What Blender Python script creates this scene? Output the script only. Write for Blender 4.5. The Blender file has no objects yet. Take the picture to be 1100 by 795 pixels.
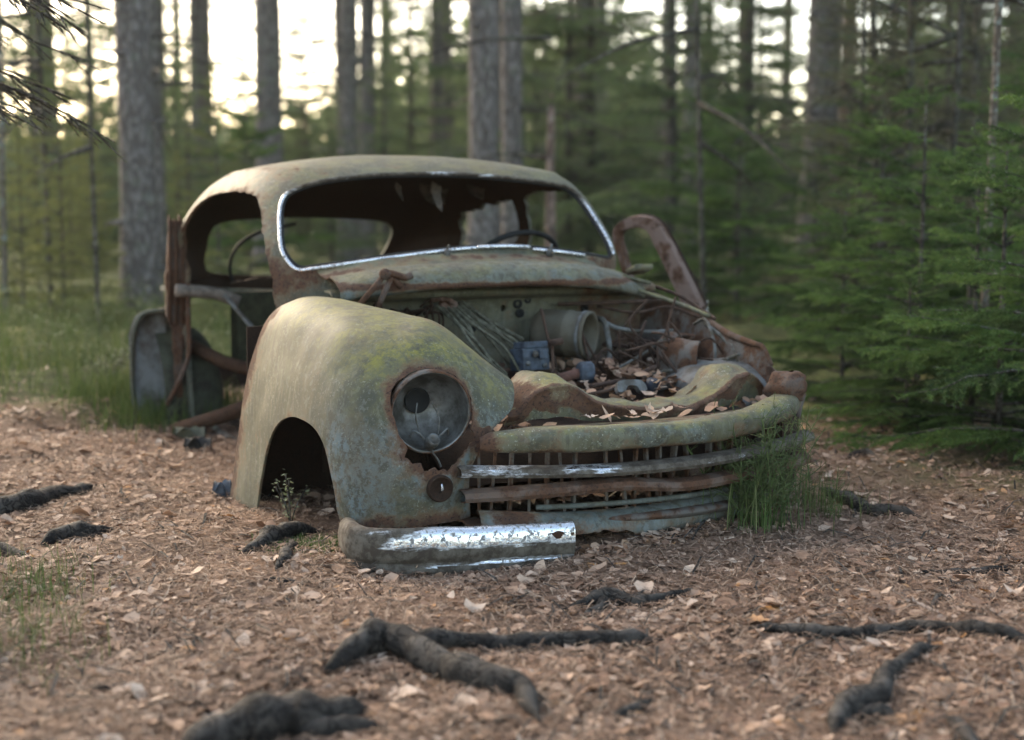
import bpy, bmesh, math, random
import numpy as np
from mathutils import Vector, Matrix, noise as mnoise
R = math.radians
random.seed(7); rng = np.random.default_rng(7)
scene = bpy.context.scene
COL = scene.collection

# ------------------------------------------------------------------ helpers
def obj(name, me, parent=None, mat=None):
    o = bpy.data.objects.new(name, me); COL.objects.link(o)
    if parent is not None: o.parent = parent
    if mat is not None:
        me.materials.clear()
        for m in (mat if isinstance(mat, (list, tuple)) else [mat]): me.materials.append(m)
    return o

def tag(o, label=None, cat=None, group=None, kind=None):
    if label: o['label'] = label
    if cat: o['category'] = cat
    if group: o['group'] = group
    if kind: o['kind'] = kind
    return o

def thing(name, label, cat, loc=(0, 0, 0), rotz=0, group=None):
    o = bpy.data.objects.new(name, None); COL.objects.link(o)
    o.location = loc; o.rotation_euler = (0, 0, rotz); o.empty_display_size = .1
    return tag(o, label, cat, group)

def mesh_np(name, V, polys, smooth=True):
    """polys: list of (n,k) int arrays."""
    me = bpy.data.meshes.new(name)
    V = np.asarray(V, np.float32).reshape(-1, 3)
    polys = [np.asarray(p, np.int32) for p in polys if len(p)]
    nl = sum(p.size for p in polys); npoly = sum(len(p) for p in polys)
    me.vertices.add(len(V)); me.vertices.foreach_set('co', V.ravel())
    me.loops.add(nl); me.loops.foreach_set('vertex_index', np.concatenate([p.ravel() for p in polys]))
    me.polygons.add(npoly)
    st = []; s = 0
    for p in polys:
        k = p.shape[1]; st.append(np.arange(len(p)) * k + s); s += p.size
    me.polygons.foreach_set('loop_start', np.concatenate(st).astype(np.int32))
    me.polygons.foreach_set('use_smooth', np.full(npoly, smooth, bool))
    me.update(calc_edges=True); me.validate()
    return me

class MB:
    """collects shapes into one mesh"""
    def __init__(s): s.V = []; s.F = []; s.n = 0
    def add(s, V, F):
        V = np.asarray(V, float).reshape(-1, 3)
        s.V.append(V)
        for f in F: s.F.append([i + s.n for i in f])
        s.n += len(V); return s
    def grid(s, P, flip=False, close_u=False):
        P = np.asarray(P, float); r, c = P.shape[:2]; F = []
        for i in range(r - 1):
            for j in range(c if close_u else c - 1):
                k = (j + 1) % c
                q = [i * c + j, i * c + k, (i + 1) * c + k, (i + 1) * c + j]
                F.append(q[::-1] if flip else q)
        return s.add(P.reshape(-1, 3), F)
    def tube(s, pts, rad, n=8, cap=True):
        pts = np.asarray(pts, float); m = len(pts)
        rad = np.full(m, rad, float) if np.isscalar(rad) else np.asarray(rad, float)
        t = np.gradient(pts, axis=0); t /= np.linalg.norm(t, axis=1)[:, None] + 1e-9
        up = np.array([0, 0, 1.]) if abs(t[0][2]) < .9 else np.array([1., 0, 0])
        V = []
        a = np.linspace(0, 2 * np.pi, n, endpoint=False)
        b = np.cross(t[0], up); b /= np.linalg.norm(b)
        for i in range(m):
            b = b - t[i] * (b @ t[i]); b /= np.linalg.norm(b) + 1e-9
            c = np.cross(t[i], b)
            V.append(pts[i] + rad[i] * (np.cos(a)[:, None] * b + np.sin(a)[:, None] * c))
        V = np.array(V).reshape(-1, 3); F = []
        for i in range(m - 1):
            for j in range(n):
                k = (j + 1) % n
                F.append([i * n + j, i * n + k, (i + 1) * n + k, (i + 1) * n + j])
        if cap:
            F.append(list(range(n))[::-1]); F.append([(m - 1) * n + j for j in range(n)])
        return s.add(V, F)
    def box(s, c, d, rot=None):
        c = np.array(c, float); d = np.array(d, float) / 2
        V = np.array([[x, y, z] for x in (-1, 1) for y in (-1, 1) for z in (-1, 1)], float) * d
        if rot is not None: V = V @ np.array(rot.to_3x3()).T
        return s.add(V + c, [[0, 1, 3, 2], [4, 6, 7, 5], [0, 4, 5, 1], [2, 3, 7, 6], [0, 2, 6, 4], [1, 5, 7, 3]])
    def lathe(s, prof, n, c, axis, flip=False):
        """prof: list of (r, h) along axis"""
        ax = Vector(axis).normalized(); q = Vector((0, 0, 1)).rotation_difference(ax).to_matrix()
        P = []
        for r, h in prof:
            P.append([list(q @ Vector((r * math.cos(t), r * math.sin(t), h)) + Vector(c)) for t in np.linspace(0, 2 * np.pi, n, endpoint=False)])
        return s.grid(P, flip, True)
    def mesh(s, name, smooth=True, bevel=0, angle=None):
        me = bpy.data.meshes.new(name)
        V = np.concatenate(s.V)
        me.from_pydata(V.tolist(), [], s.F); me.update()
        if bevel:
            bm = bmesh.new(); bm.from_mesh(me)
            bmesh.ops.bevel(bm, geom=bm.edges[:], offset=bevel, segments=2, affect='EDGES', profile=.6)
            bm.to_mesh(me); bm.free()
        me.polygons.foreach_set('use_smooth', np.full(len(me.polygons), smooth, bool))
        if angle: me.set_sharp_from_angle(angle=R(angle))
        return me
    def build(s, name, mat, parent=None, smooth=True, bevel=0, angle=None):
        return obj(name, s.mesh(name, smooth, bevel, angle), parent, mat)

def cr(P, n):
    """Catmull-Rom through P along axis 0, n steps per span"""
    P = np.asarray(P, float)
    Q = np.concatenate([[2 * P[0] - P[1]], P, [2 * P[-1] - P[-2]]])
    out = []
    t = np.linspace(0, 1, n, endpoint=False)
    sh = (-1,) + (1,) * (P.ndim - 1); t = t.reshape(sh)
    for i in range(len(P) - 1):
        a, b, c, d = Q[i], Q[i + 1], Q[i + 2], Q[i + 3]
        out.append(.5 * (2 * b + (c - a) * t + (2 * a - 5 * b + 4 * c - d) * t ** 2 + (3 * b - a - 3 * c + d) * t ** 3))
    out.append(P[-1:]); return np.concatenate(out)
def crc(P, n):
    P = np.asarray(P, float); k = len(P)
    Q = cr(np.concatenate([P[-2:], P, P[:3]]), n)
    return Q[2 * n:(2 + k) * n]
def surf(net, n, m):
    S = cr(np.asarray(net, float), n)
    return cr(S.transpose(1, 0, 2), m).transpose(1, 0, 2)

def jag(poly, amp, f=30., seed=0, step=.012):
    """resample a closed 2-D outline and make it ragged"""
    poly = np.asarray(poly, float); out = []
    for i in range(len(poly)):
        a, b = poly[i], poly[(i + 1) % len(poly)]
        k = max(1, int(np.linalg.norm(b - a) / step))
        for j in range(k): out.append(a + (b - a) * j / k)
    out = np.array(out)
    for p in out:
        q = Vector((p[0] * f, p[1] * f, seed * 7.3))
        v = mnoise.noise_vector(q) + .5 * mnoise.noise_vector(q * 2.7)
        p += amp * np.array([v.x, v.y])
    return out

def prism(poly, axis, lo, hi):
    """closed prism from a 2-D outline. axis 0: poly=(y,z); axis 1: poly=(x,z)"""
    poly = np.asarray(poly, float); n = len(poly)
    def p3(p, d): return (d, p[0], p[1]) if axis == 0 else (p[0], d, p[1]) if axis == 1 else (p[0], p[1], d)
    V = [p3(p, lo) for p in poly] + [p3(p, hi) for p in poly]
    F = [[i, (i + 1) % n, n + (i + 1) % n, n + i] for i in range(n)] + [list(range(n))[::-1], list(range(n, 2 * n))]
    me = bpy.data.meshes.new('cutter'); me.from_pydata(V, [], F)
    bm = bmesh.new(); bm.from_mesh(me); bmesh.ops.recalc_face_normals(bm, faces=bm.faces[:]); bm.to_mesh(me); bm.free()
    o = bpy.data.objects.new('cutter', me); COL.objects.link(o); return o

def carve(o, cutters, thick=0, offset=-1, mat_off=0):
    if thick:
        m = o.modifiers.new('s', 'SOLIDIFY'); m.thickness = thick; m.offset = offset; m.use_even_offset = False
        m.material_offset = mat_off; m.material_offset_rim = mat_off
    for c in cutters:
        m = o.modifiers.new('b', 'BOOLEAN'); m.operation = 'DIFFERENCE'; m.object = c; m.solver = 'EXACT'
    par = o.parent; o.parent = None
    dg = bpy.context.evaluated_depsgraph_get(); dg.update()
    me = bpy.data.meshes.new_from_object(o.evaluated_get(dg))
    o.modifiers.clear(); old = o.data; o.data = me; o.parent = par
    me.name = old.name; bpy.data.meshes.remove(old)
    for c in cutters:
        m = c.data; bpy.data.objects.remove(c); bpy.data.meshes.remove(m)
    me.polygons.foreach_set('use_smooth', np.full(len(me.polygons), True, bool))
    me.set_sharp_from_angle(angle=R(40))
    return o

def attr(o, name, fn):
    """point attribute from a function of an (n,3) array"""
    me = o.data; n = len(me.vertices); c = np.empty(n * 3, np.float32); me.vertices.foreach_get('co', c)
    a = me.attributes.new(name, 'FLOAT', 'POINT'); a.data.foreach_set('value', np.clip(fn(c.reshape(-1, 3)), 0, 1).astype(np.float32))

def seg_dist(P, pts):
    """distance of 2-D points to a polyline"""
    d = np.full(len(P), 9.)
    for a, b in zip(pts[:-1], pts[1:]):
        a = np.array(a, float); b = np.array(b, float); ab = b - a
        t = np.clip(((P - a) @ ab) / (ab @ ab + 1e-9), 0, 1)
        d = np.minimum(d, np.linalg.norm(P - a - t[:, None] * ab, axis=1))
    return d

# ------------------------------------------------------------------ materials
class NT:
    def __init__(s, name):
        s.m = bpy.data.materials.new(name); s.m.use_nodes = True; s.t = s.m.node_tree; s.t.nodes.clear()
        s.out = s.n('ShaderNodeOutputMaterial'); s.b = s.n('ShaderNodeBsdfPrincipled')
        s.l(s.b.outputs[0], s.out.inputs[0])
    def n(s, k, **kw):
        x = s.t.nodes.new(k)
        for a, v in kw.items(): setattr(x, a, v)
        return x
    def l(s, a, b): s.t.links.new(a, b)
    def set(s, inp, v):
        if hasattr(v, 'is_linked') or isinstance(v, bpy.types.NodeSocket): s.l(v, inp)
        elif isinstance(v, (tuple, list)) and len(v) == 3 and inp.type == 'RGBA': inp.default_value = (*v, 1)
        else: inp.default_value = v
    def coord(s, scale=(1, 1, 1), which='Object'):
        c = s.n('ShaderNodeTexCoord'); m = s.n('ShaderNodeMapping'); s.l(c.outputs[which], m.inputs[0]); m.inputs['Scale'].default_value = scale
        return m.outputs[0]
    def noise(s, sc, det=4, rough=.55, vec=None, dist=0):
        x = s.n('ShaderNodeTexNoise'); x.inputs['Scale'].default_value = sc; x.inputs['Detail'].default_value = det; x.inputs['Roughness'].default_value = rough; x.inputs['Distortion'].default_value = dist
        s.l(vec if vec is not None else s.coord(), x.inputs['Vector']); return x.outputs[0]
    def vor(s, sc, vec=None, feat='F1'):
        x = s.n('ShaderNodeTexVoronoi'); x.feature = feat; x.inputs['Scale'].default_value = sc
        s.l(vec if vec is not None else s.coord(), x.inputs['Vector']); return x.outputs['Distance']
    def step(s, f, lo, hi):
        x = s.n('ShaderNodeMapRange'); x.interpolation_type = 'SMOOTHSTEP'; x.inputs[1].default_value = lo; x.inputs[2].default_value = hi
        s.l(f, x.inputs[0]); return x.outputs[0]
    def math(s, op, a, b=0.):
        x = s.n('ShaderNodeMath'); x.operation = op; s.set(x.inputs[0], a); s.set(x.inputs[1], b); return x.outputs[0]
    def mix(s, f, a, b):
        x = s.n('ShaderNodeMix'); x.data_type = 'RGBA'; s.set(x.inputs[0], f); s.set(x.inputs[6], a); s.set(x.inputs[7], b); return x.outputs[2]
    def attr(s, name):
        x = s.n('ShaderNodeAttribute'); x.attribute_name = name; return x.outputs['Fac']
    def nz(s):
        g = s.n('ShaderNodeNewGeometry'); x = s.n('ShaderNodeSeparateXYZ'); s.l(g.outputs['Normal'], x.inputs[0]); return x.outputs[2]
    def island(s):
        return s.n('ShaderNodeNewGeometry').outputs['Random Per Island']
    def ramp(s, f, stops):
        x = s.n('ShaderNodeValToRGB'); e = x.color_ramp.elements
        while len(e) < len(stops): e.new(.5)
        for k, (p, c) in zip(e, stops): k.position = p; k.color = (*c, 1)
        s.l(f, x.inputs[0]); return x.outputs[0]
    def bump(s, h, st=.4, d=.01, nrm=None):
        x = s.n('ShaderNodeBump'); x.inputs['Strength'].default_value = st; x.inputs['Distance'].default_value = d; s.l(h, x.inputs['Height'])
        if nrm is not None: s.l(nrm, x.inputs['Normal'])
        return x.outputs[0]
    def fin(s, col, rough=.8, metal=0., nrm=None, spec=.3):
        s.set(s.b.inputs['Base Color'], col); s.set(s.b.inputs['Roughness'], rough); s.set(s.b.inputs['Metallic'], metal)
        s.b.inputs['Specular IOR Level'].default_value = spec
        if nrm is not None: s.l(nrm, s.b.inputs['Normal'])
        return s.m

RUST_A, RUST_B, RUST_C = (.105, .052, .030), (.048, .029, .021), (.165, .095, .058)
def rust_col(t):
    r = t.ramp(t.noise(22, 6, .65), [(.3, RUST_B), (.5, RUST_A), (.62, (.078, .045, .032)), (.78, RUST_C)])
    return t.mix(t.step(t.noise(140, 3), .5, .7), r, (.035, .02, .015))

def mat_paint(name, a=(.052, .050, .029), b=(.096, .092, .060), rust=.0, lichen=.6, streak=.7, speck=.5, sc=1.):
    t = NT(name)
    col = t.mix(t.step(t.noise(5 * sc, 5, .6), .36, .64), a, b)
    st = t.noise(1, 5, .6, t.coord((34, 34, 2.2)), .4)
    col = t.mix(t.math('MULTIPLY', t.step(st, .49, .57), streak), col, (.058, .056, .040))
    st2 = t.noise(1, 4, .6, t.coord((60, 60, 4.5)))
    col = t.mix(t.math('MULTIPLY', t.step(st2, .56, .64), streak * .75), col, (.145, .14, .10))
    # old blue paint under the grime
    bl = t.math('MULTIPLY', t.attr('blue'), t.step(t.noise(9, 5, .62), .40, .56))
    col = t.mix(bl, col, t.mix(t.step(t.noise(48, 5, .7), .46, .58), (.115, .150, .165), (.060, .062, .055)))
    col = t.mix(t.math('MULTIPLY', t.step(t.noise(70 * sc, 5, .8), .60, .66), t.step(t.noise(5 * sc, 4), .42, .6)), col, (.095, .048, .026))
    gr = t.math('MULTIPLY', t.step(t.noise(3.2 * sc, 7, .68), .50, .62), .62)
    col = t.mix(gr, col, (.105, .085, .052))
    col = t.mix(t.math('MULTIPLY', t.step(t.noise(24 * sc, 7, .75), .52, .58), .65), col, (.055, .052, .040))
    col = t.mix(t.math('MULTIPLY', t.step(t.noise(46 * sc, 6, .75), .55, .60), .55), col, (.145, .145, .12))
    # lichen and moss film
    up = t.step(t.nz(), .15, .8)
    li = t.math('MULTIPLY', t.math('MULTIPLY', up, lichen), t.step(t.noise(10, 6, .68), .42, .62))
    li = t.math('MAXIMUM', li, t.math('MULTIPLY', t.attr('lichen'), t.step(t.noise(26, 6, .7), .38, .60)))
    col = t.mix(li, col, t.mix(t.step(t.noise(60, 4, .7), .42, .62), (.215, .19, .035), (.115, .11, .04)))
    sp = t.math('MULTIPLY', t.step(t.noise(150, 3, .6), .60, .68), t.math('MULTIPLY', t.step(t.noise(8, 3), .4, .62), speck))
    col = t.mix(sp, col, (.32, .33, .27))
    # rust: where the attribute says, and breaking through at random
    rn = t.noise(13, 6, .7)
    ra = t.math('ADD', t.math('MULTIPLY', t.attr('rust'), .50), t.math('ADD', rn, rust - .0))
    rm = t.step(ra, .70, .82)
    rm2 = t.math('MULTIPLY', t.step(ra, .60, .74), .55)
    col = t.mix(rm2, col, (.15, .088, .045))
    col = t.mix(rm, col, rust_col(t))
    h = t.math('ADD', t.math('MULTIPLY', t.noise(90, 5, .7), .6), t.math('MULTIPLY', rm, -.5))
    h = t.math('ADD', h, t.math('MULTIPLY', st, .5))
    return t.fin(col, t.mix(rm, (.66, .66, .66), (.92, .92, .92)), 0, t.bump(h, .22, .005), .35)

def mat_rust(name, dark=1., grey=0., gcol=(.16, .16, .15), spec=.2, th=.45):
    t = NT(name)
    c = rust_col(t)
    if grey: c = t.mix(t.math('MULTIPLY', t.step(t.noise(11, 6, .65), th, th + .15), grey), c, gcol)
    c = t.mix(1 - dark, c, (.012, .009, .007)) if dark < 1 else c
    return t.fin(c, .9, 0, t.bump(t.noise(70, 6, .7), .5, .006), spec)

def mat_chrome(name, wear=.5, lo=.08):
    t = NT(name)
    g = t.coord(); x = t.n('ShaderNodeSeparateXYZ'); t.l(g, x.inputs[0])
    n = t.noise(11, 7, .72, t.coord((.5, .5, 2.)))
    pit = t.math('MULTIPLY', t.step(t.noise(75, 4, .7), .54, .60), .8)
    bare = t.step(t.math('ADD', t.math('ADD', n, t.math('MULTIPLY', t.attr('rust'), .5)), wear - .5), .53, .645)
    bare = t.math('MAXIMUM', bare, pit)
    c = t.mix(bare, (.74, .74, .76), t.mix(t.step(t.noise(30, 5, .7), .40, .62), (.050, .037, .027), (.115, .098, .078)))
    met = t.math('MULTIPLY', t.math('SUBTRACT', 1., bare), .92)
    ro = t.mix(bare, (.24, .24, .24), (.9, .9, .9))
    return t.fin(c, ro, met, t.bump(t.math('SUBTRACT', t.noise(60, 4), bare), .35, .004), .4)

def mat_plain(name, c, rough=.8, metal=0., var=.5, sc=30, bump=.3, c2=None, spec=.3):
    t = NT(name)
    d = c2 if c2 else tuple(x * (1 - var) for x in c)
    return t.fin(t.mix(t.step(t.noise(sc, 6, .65), .35, .65), c, d), rough, metal, t.bump(t.noise(sc * 3, 5, .65), bump, .005), spec)

def mat_island(name, stops, rough=.8, trans=0., spec=.2, nsc=40, namt=.35):
    t = NT(name)
    c = t.ramp(t.island(), stops)
    c = t.mix(t.math('MULTIPLY', t.step(t.noise(nsc, 4, .6), .4, .65), namt), c, tuple(x * .45 for x in stops[len(stops) // 2][1]))
    m = t.fin(c, rough, 0, None, spec)
    if trans:
        tr = t.n('ShaderNodeBsdfTranslucent'); t.l(c, tr.inputs[0]); mx = t.n('ShaderNodeMixShader'); mx.inputs[0].default_value = trans
        t.l(t.b.outputs[0], mx.inputs[1]); t.l(tr.outputs[0], mx.inputs[2]); t.l(mx.outputs[0], t.out.inputs[0])
    return m

M = {}
M['paint'] = mat_paint('fender_paint')
M['roof'] = mat_paint('roof_paint', (.060, .061, .041), (.103, .104, .078), .03, .30, .5, .7)
M['bay'] = mat_paint('bay_paint', (.085, .082, .052), (.135, .13, .09), .03, .25, .4, .3)
M['blue'] = mat_paint('old_blue_paint', (.105, .118, .112), (.165, .182, .178), .06, .1, .5, .3)
M['lichen'] = mat_paint('lichen_paint', (.085, .080, .045), (.145, .138, .09), .08, .55, .6, .9)
M['rust'] = mat_rust('rust', 1., .25)
M['rustgrey'] = mat_rust('rust_grey', 1., .9, (.13, .12, .11))
M['rustpink'] = mat_rust('rust_pink', 1., .9, (.19, .135, .115), .2, .40)
M['rustshade'] = mat_rust('rust_shaded', .28)  # rust blended towards black, putting the shade of unlit insides into its colour
M['chrome'] = mat_chrome('worn_chrome', .42)
M['trim'] = mat_chrome('trim_chrome', .49)
M['barchrome'] = mat_chrome('grille_chrome', .62)
M['black'] = mat_plain('black_rubber', (.018, .018, .018), .7, 0, .5)
M['grey'] = mat_plain('grey_metal', (.16, .165, .165), .6, .2, .6, 18, .4, (.07, .06, .05))
M['wire'] = mat_plain('old_wire', (.16, .16, .155), .8, 0, .6, 25, .3, (.06, .05, .035))
M['wirerust'] = mat_plain('rusty_wire', (.075, .044, .031), .9, 0, .6, 25)
M['bluebox'] = mat_plain('blue_grey_plastic', (.075, .095, .125), .6, 0, .6, 30, .3, (.03, .035, .045))
M['bowl'] = mat_plain('tarnished_reflector', (.22, .22, .215), .42, .5, .5, 14, .25, (.075, .07, .06))
M['duct'] = mat_plain('duct_metal', (.10, .09, .068), .7, .0, .5, 12, .3, (.075, .06, .04))
M['wood'] = mat_plain('weathered_wood', (.20, .165, .14), .9, 0, .5, 24, .5)
def mat_bark(name, a, b, c, sc=1., lich=.4, bd=.02):
    t = NT(name)
    co_ = t.coord((13 * sc, 13 * sc, 6.5 * sc)); nd = t.n('ShaderNodeTexNoise'); nd.inputs['Scale'].default_value = 1.4; nd.inputs['Detail'].default_value = 3; t.l(co_, nd.inputs['Vector'])
    va = t.n('ShaderNodeVectorMath'); va.operation = 'ADD'; t.l(co_, va.inputs[0]); t.l(nd.outputs['Color'], va.inputs[1])
    pl = t.vor(1., va.outputs[0]); f = t.noise(1, 6, .65, t.coord((16 * sc, 16 * sc, 7 * sc)), .4)
    cr_ = t.step(t.math('ADD', pl, t.math('MULTIPLY', f, .5)), .62, .86)
    col = t.mix(cr_, t.mix(t.step(f, .38, .62), tuple(x * .72 for x in a), tuple(x * 1.15 for x in a)), b)
    col = t.mix(t.math('MULTIPLY', t.step(t.noise(3.5 * sc, 6, .7), .52, .62), lich), col, c)
    col = t.mix(t.math('MULTIPLY', t.step(t.noise(26 * sc, 5, .7), .56, .64), .6), col, (.27, .26, .235))
    h = t.math('ADD', t.math('MULTIPLY', cr_, -1.), t.math('MULTIPLY', f, .7))
    return t.fin(col, .95, 0, t.bump(h, .8, bd), .12)
M['bark'] = mat_bark('grey_bark', (.205, .178, .168), (.105, .088, .080), (.155, .165, .125), 1.7)
M['bark_red'] = mat_bark('reddish_bark', (.24, .165, .135), (.10, .068, .055), (.16, .15, .12), 1., .3)
M['bark_dark'] = mat_bark('dark_bark', (.105, .092, .078), (.045, .038, .032), (.11, .125, .085), 2., .5)
t = NT('root_bark')
rc = t.mix(t.step(t.noise(9, 7, .7), .38, .62), (.024, .019, .016), (.070, .058, .049)); rc = t.mix(t.math('MULTIPLY', t.step(t.noise(60, 6, .75), .52, .62), .7), rc, (.028, .023, .020))
rc = t.mix(t.math('MULTIPLY', t.step(t.nz(), .55, .95), t.math('MULTIPLY', t.step(t.noise(14, 6, .7), .46, .60), .35)), rc, (.14, .125, .11))
rdg = t.step(t.math('ABSOLUTE', t.math('SUBTRACT', t.noise(19, 5, .6, None, 1.2), .5)), .0, .045); rc = t.mix(rdg, (.016, .013, .011), rc)
M['root'] = t.fin(rc, .85, 0, t.bump(t.math('ADD', t.noise(30, 8, .75), t.math('MULTIPLY', rdg, .5)), .9, .014), .25)
M['needle_brown'] = None
M['lichen_bark'] = mat_bark('lichen_bark', (.20, .17, .14), (.10, .08, .065), (.30, .36, .33), 4., .7)
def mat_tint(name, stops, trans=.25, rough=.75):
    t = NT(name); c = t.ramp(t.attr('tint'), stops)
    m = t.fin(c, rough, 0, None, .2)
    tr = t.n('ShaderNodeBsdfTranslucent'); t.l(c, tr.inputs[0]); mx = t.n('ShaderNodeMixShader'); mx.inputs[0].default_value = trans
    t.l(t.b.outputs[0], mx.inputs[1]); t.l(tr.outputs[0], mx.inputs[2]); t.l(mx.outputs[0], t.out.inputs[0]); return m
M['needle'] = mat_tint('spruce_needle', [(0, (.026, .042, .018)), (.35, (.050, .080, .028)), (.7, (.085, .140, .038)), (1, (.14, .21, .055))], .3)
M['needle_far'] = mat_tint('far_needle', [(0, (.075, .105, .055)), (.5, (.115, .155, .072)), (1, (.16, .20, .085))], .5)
M['needle_dry'] = mat_tint('dry_needle', [(0, (.085, .088, .045)), (.5, (.12, .135, .05)), (1, (.19, .20, .07))], .4)
M['needle_brown'] = mat_tint('brown_needle', [(0, (.075, .065, .045)), (.5, (.10, .095, .055)), (1, (.13, .14, .06))])
M['grass'] = mat_tint('grass_blade', [(0, (.045, .07, .02)), (.5, (.09, .125, .035)), (.8, (.16, .165, .065)), (1, (.26, .22, .12))], .3)
M['grass_dark'] = mat_tint('tuft_blade', [(0, (.06, .10, .03)), (.6, (.11, .165, .05)), (1, (.24, .24, .11))], .3)
M['shrub'] = mat_tint('shrub_leaf', [(0, (.055, .072, .028)), (.4, (.10, .125, .045)), (.75, (.14, .155, .06)), (1, (.24, .26, .16))], .25)
M['leaf'] = mat_island('dead_leaf', [(0, (.10, .055, .035)), (.25, (.215, .122, .08)), (.5, (.35, .22, .145)), (.75, (.48, .325, .23)), (.95, (.62, .47, .36)), (1, (.45, .20, .05))], .75, .12, .25, 60, .3)
M['pineneedle'] = mat_island('fallen_needle', [(0, (.085, .052, .036)), (.4, (.20, .122, .078)), (.75, (.31, .20, .138)), (1, (.41, .31, .225))], .8, 0., .2, 30, .1)
# ------------------------------------------------------------------ the wreck
PSI = R(26.)
ORG = (.3868, 3.9870, 0.)
car = thing('wrecked_car', 'rusty olive sedan wreck without hood or wheels sunk in the forest path', 'car', ORG, PSI)

ZS = np.array([-.10, .10, .30, .60, .75, .90, 1.00, 1.06])
PAR = np.array([[1.22, 3.58, .80, 0], [1.22, 3.68, .815, 0], [1.22, 3.68, .82, 0], [1.20, 3.52, .81, 0], [1.22, 3.30, .80, .015], [1.375, 3.02, .755, .025], [1.50, 2.78, .70, .03], [1.62, 2.52, .635, .03]])
PD = cr(np.column_stack([ZS, PAR]), 12)
def par(z): return [np.interp(z, PD[:, 0], PD[:, k]) for k in (1, 2, 3, 4)]
def tp(v, z=1.): return 1 - (.06 + .09 * np.clip((.80 - z) / .15, 0, 1)) * np.maximum(0, v - 1.6)
def ring(z, th, s=1., off=0.):
    f, r, b, sh = par(z); c, a = (f + r) / 2, (r - f) / 2
    a, b = a + off, b + off
    v = c + s * a * np.sign(np.sin(th)) * np.abs(np.sin(th)) ** .5
    u = sh + s * tp(v, z) * b * np.sign(np.cos(th)) * np.abs(np.cos(th)) ** .5
    return u, v
def front_v(u, z, off=0.):
    f, r, b, sh = par(z); c, a = (f + r) / 2, (r - f) / 2
    return c - (a + off) * max(0., 1 - min(1., abs((u - sh) / (b + off))) ** 4) ** .25

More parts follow.
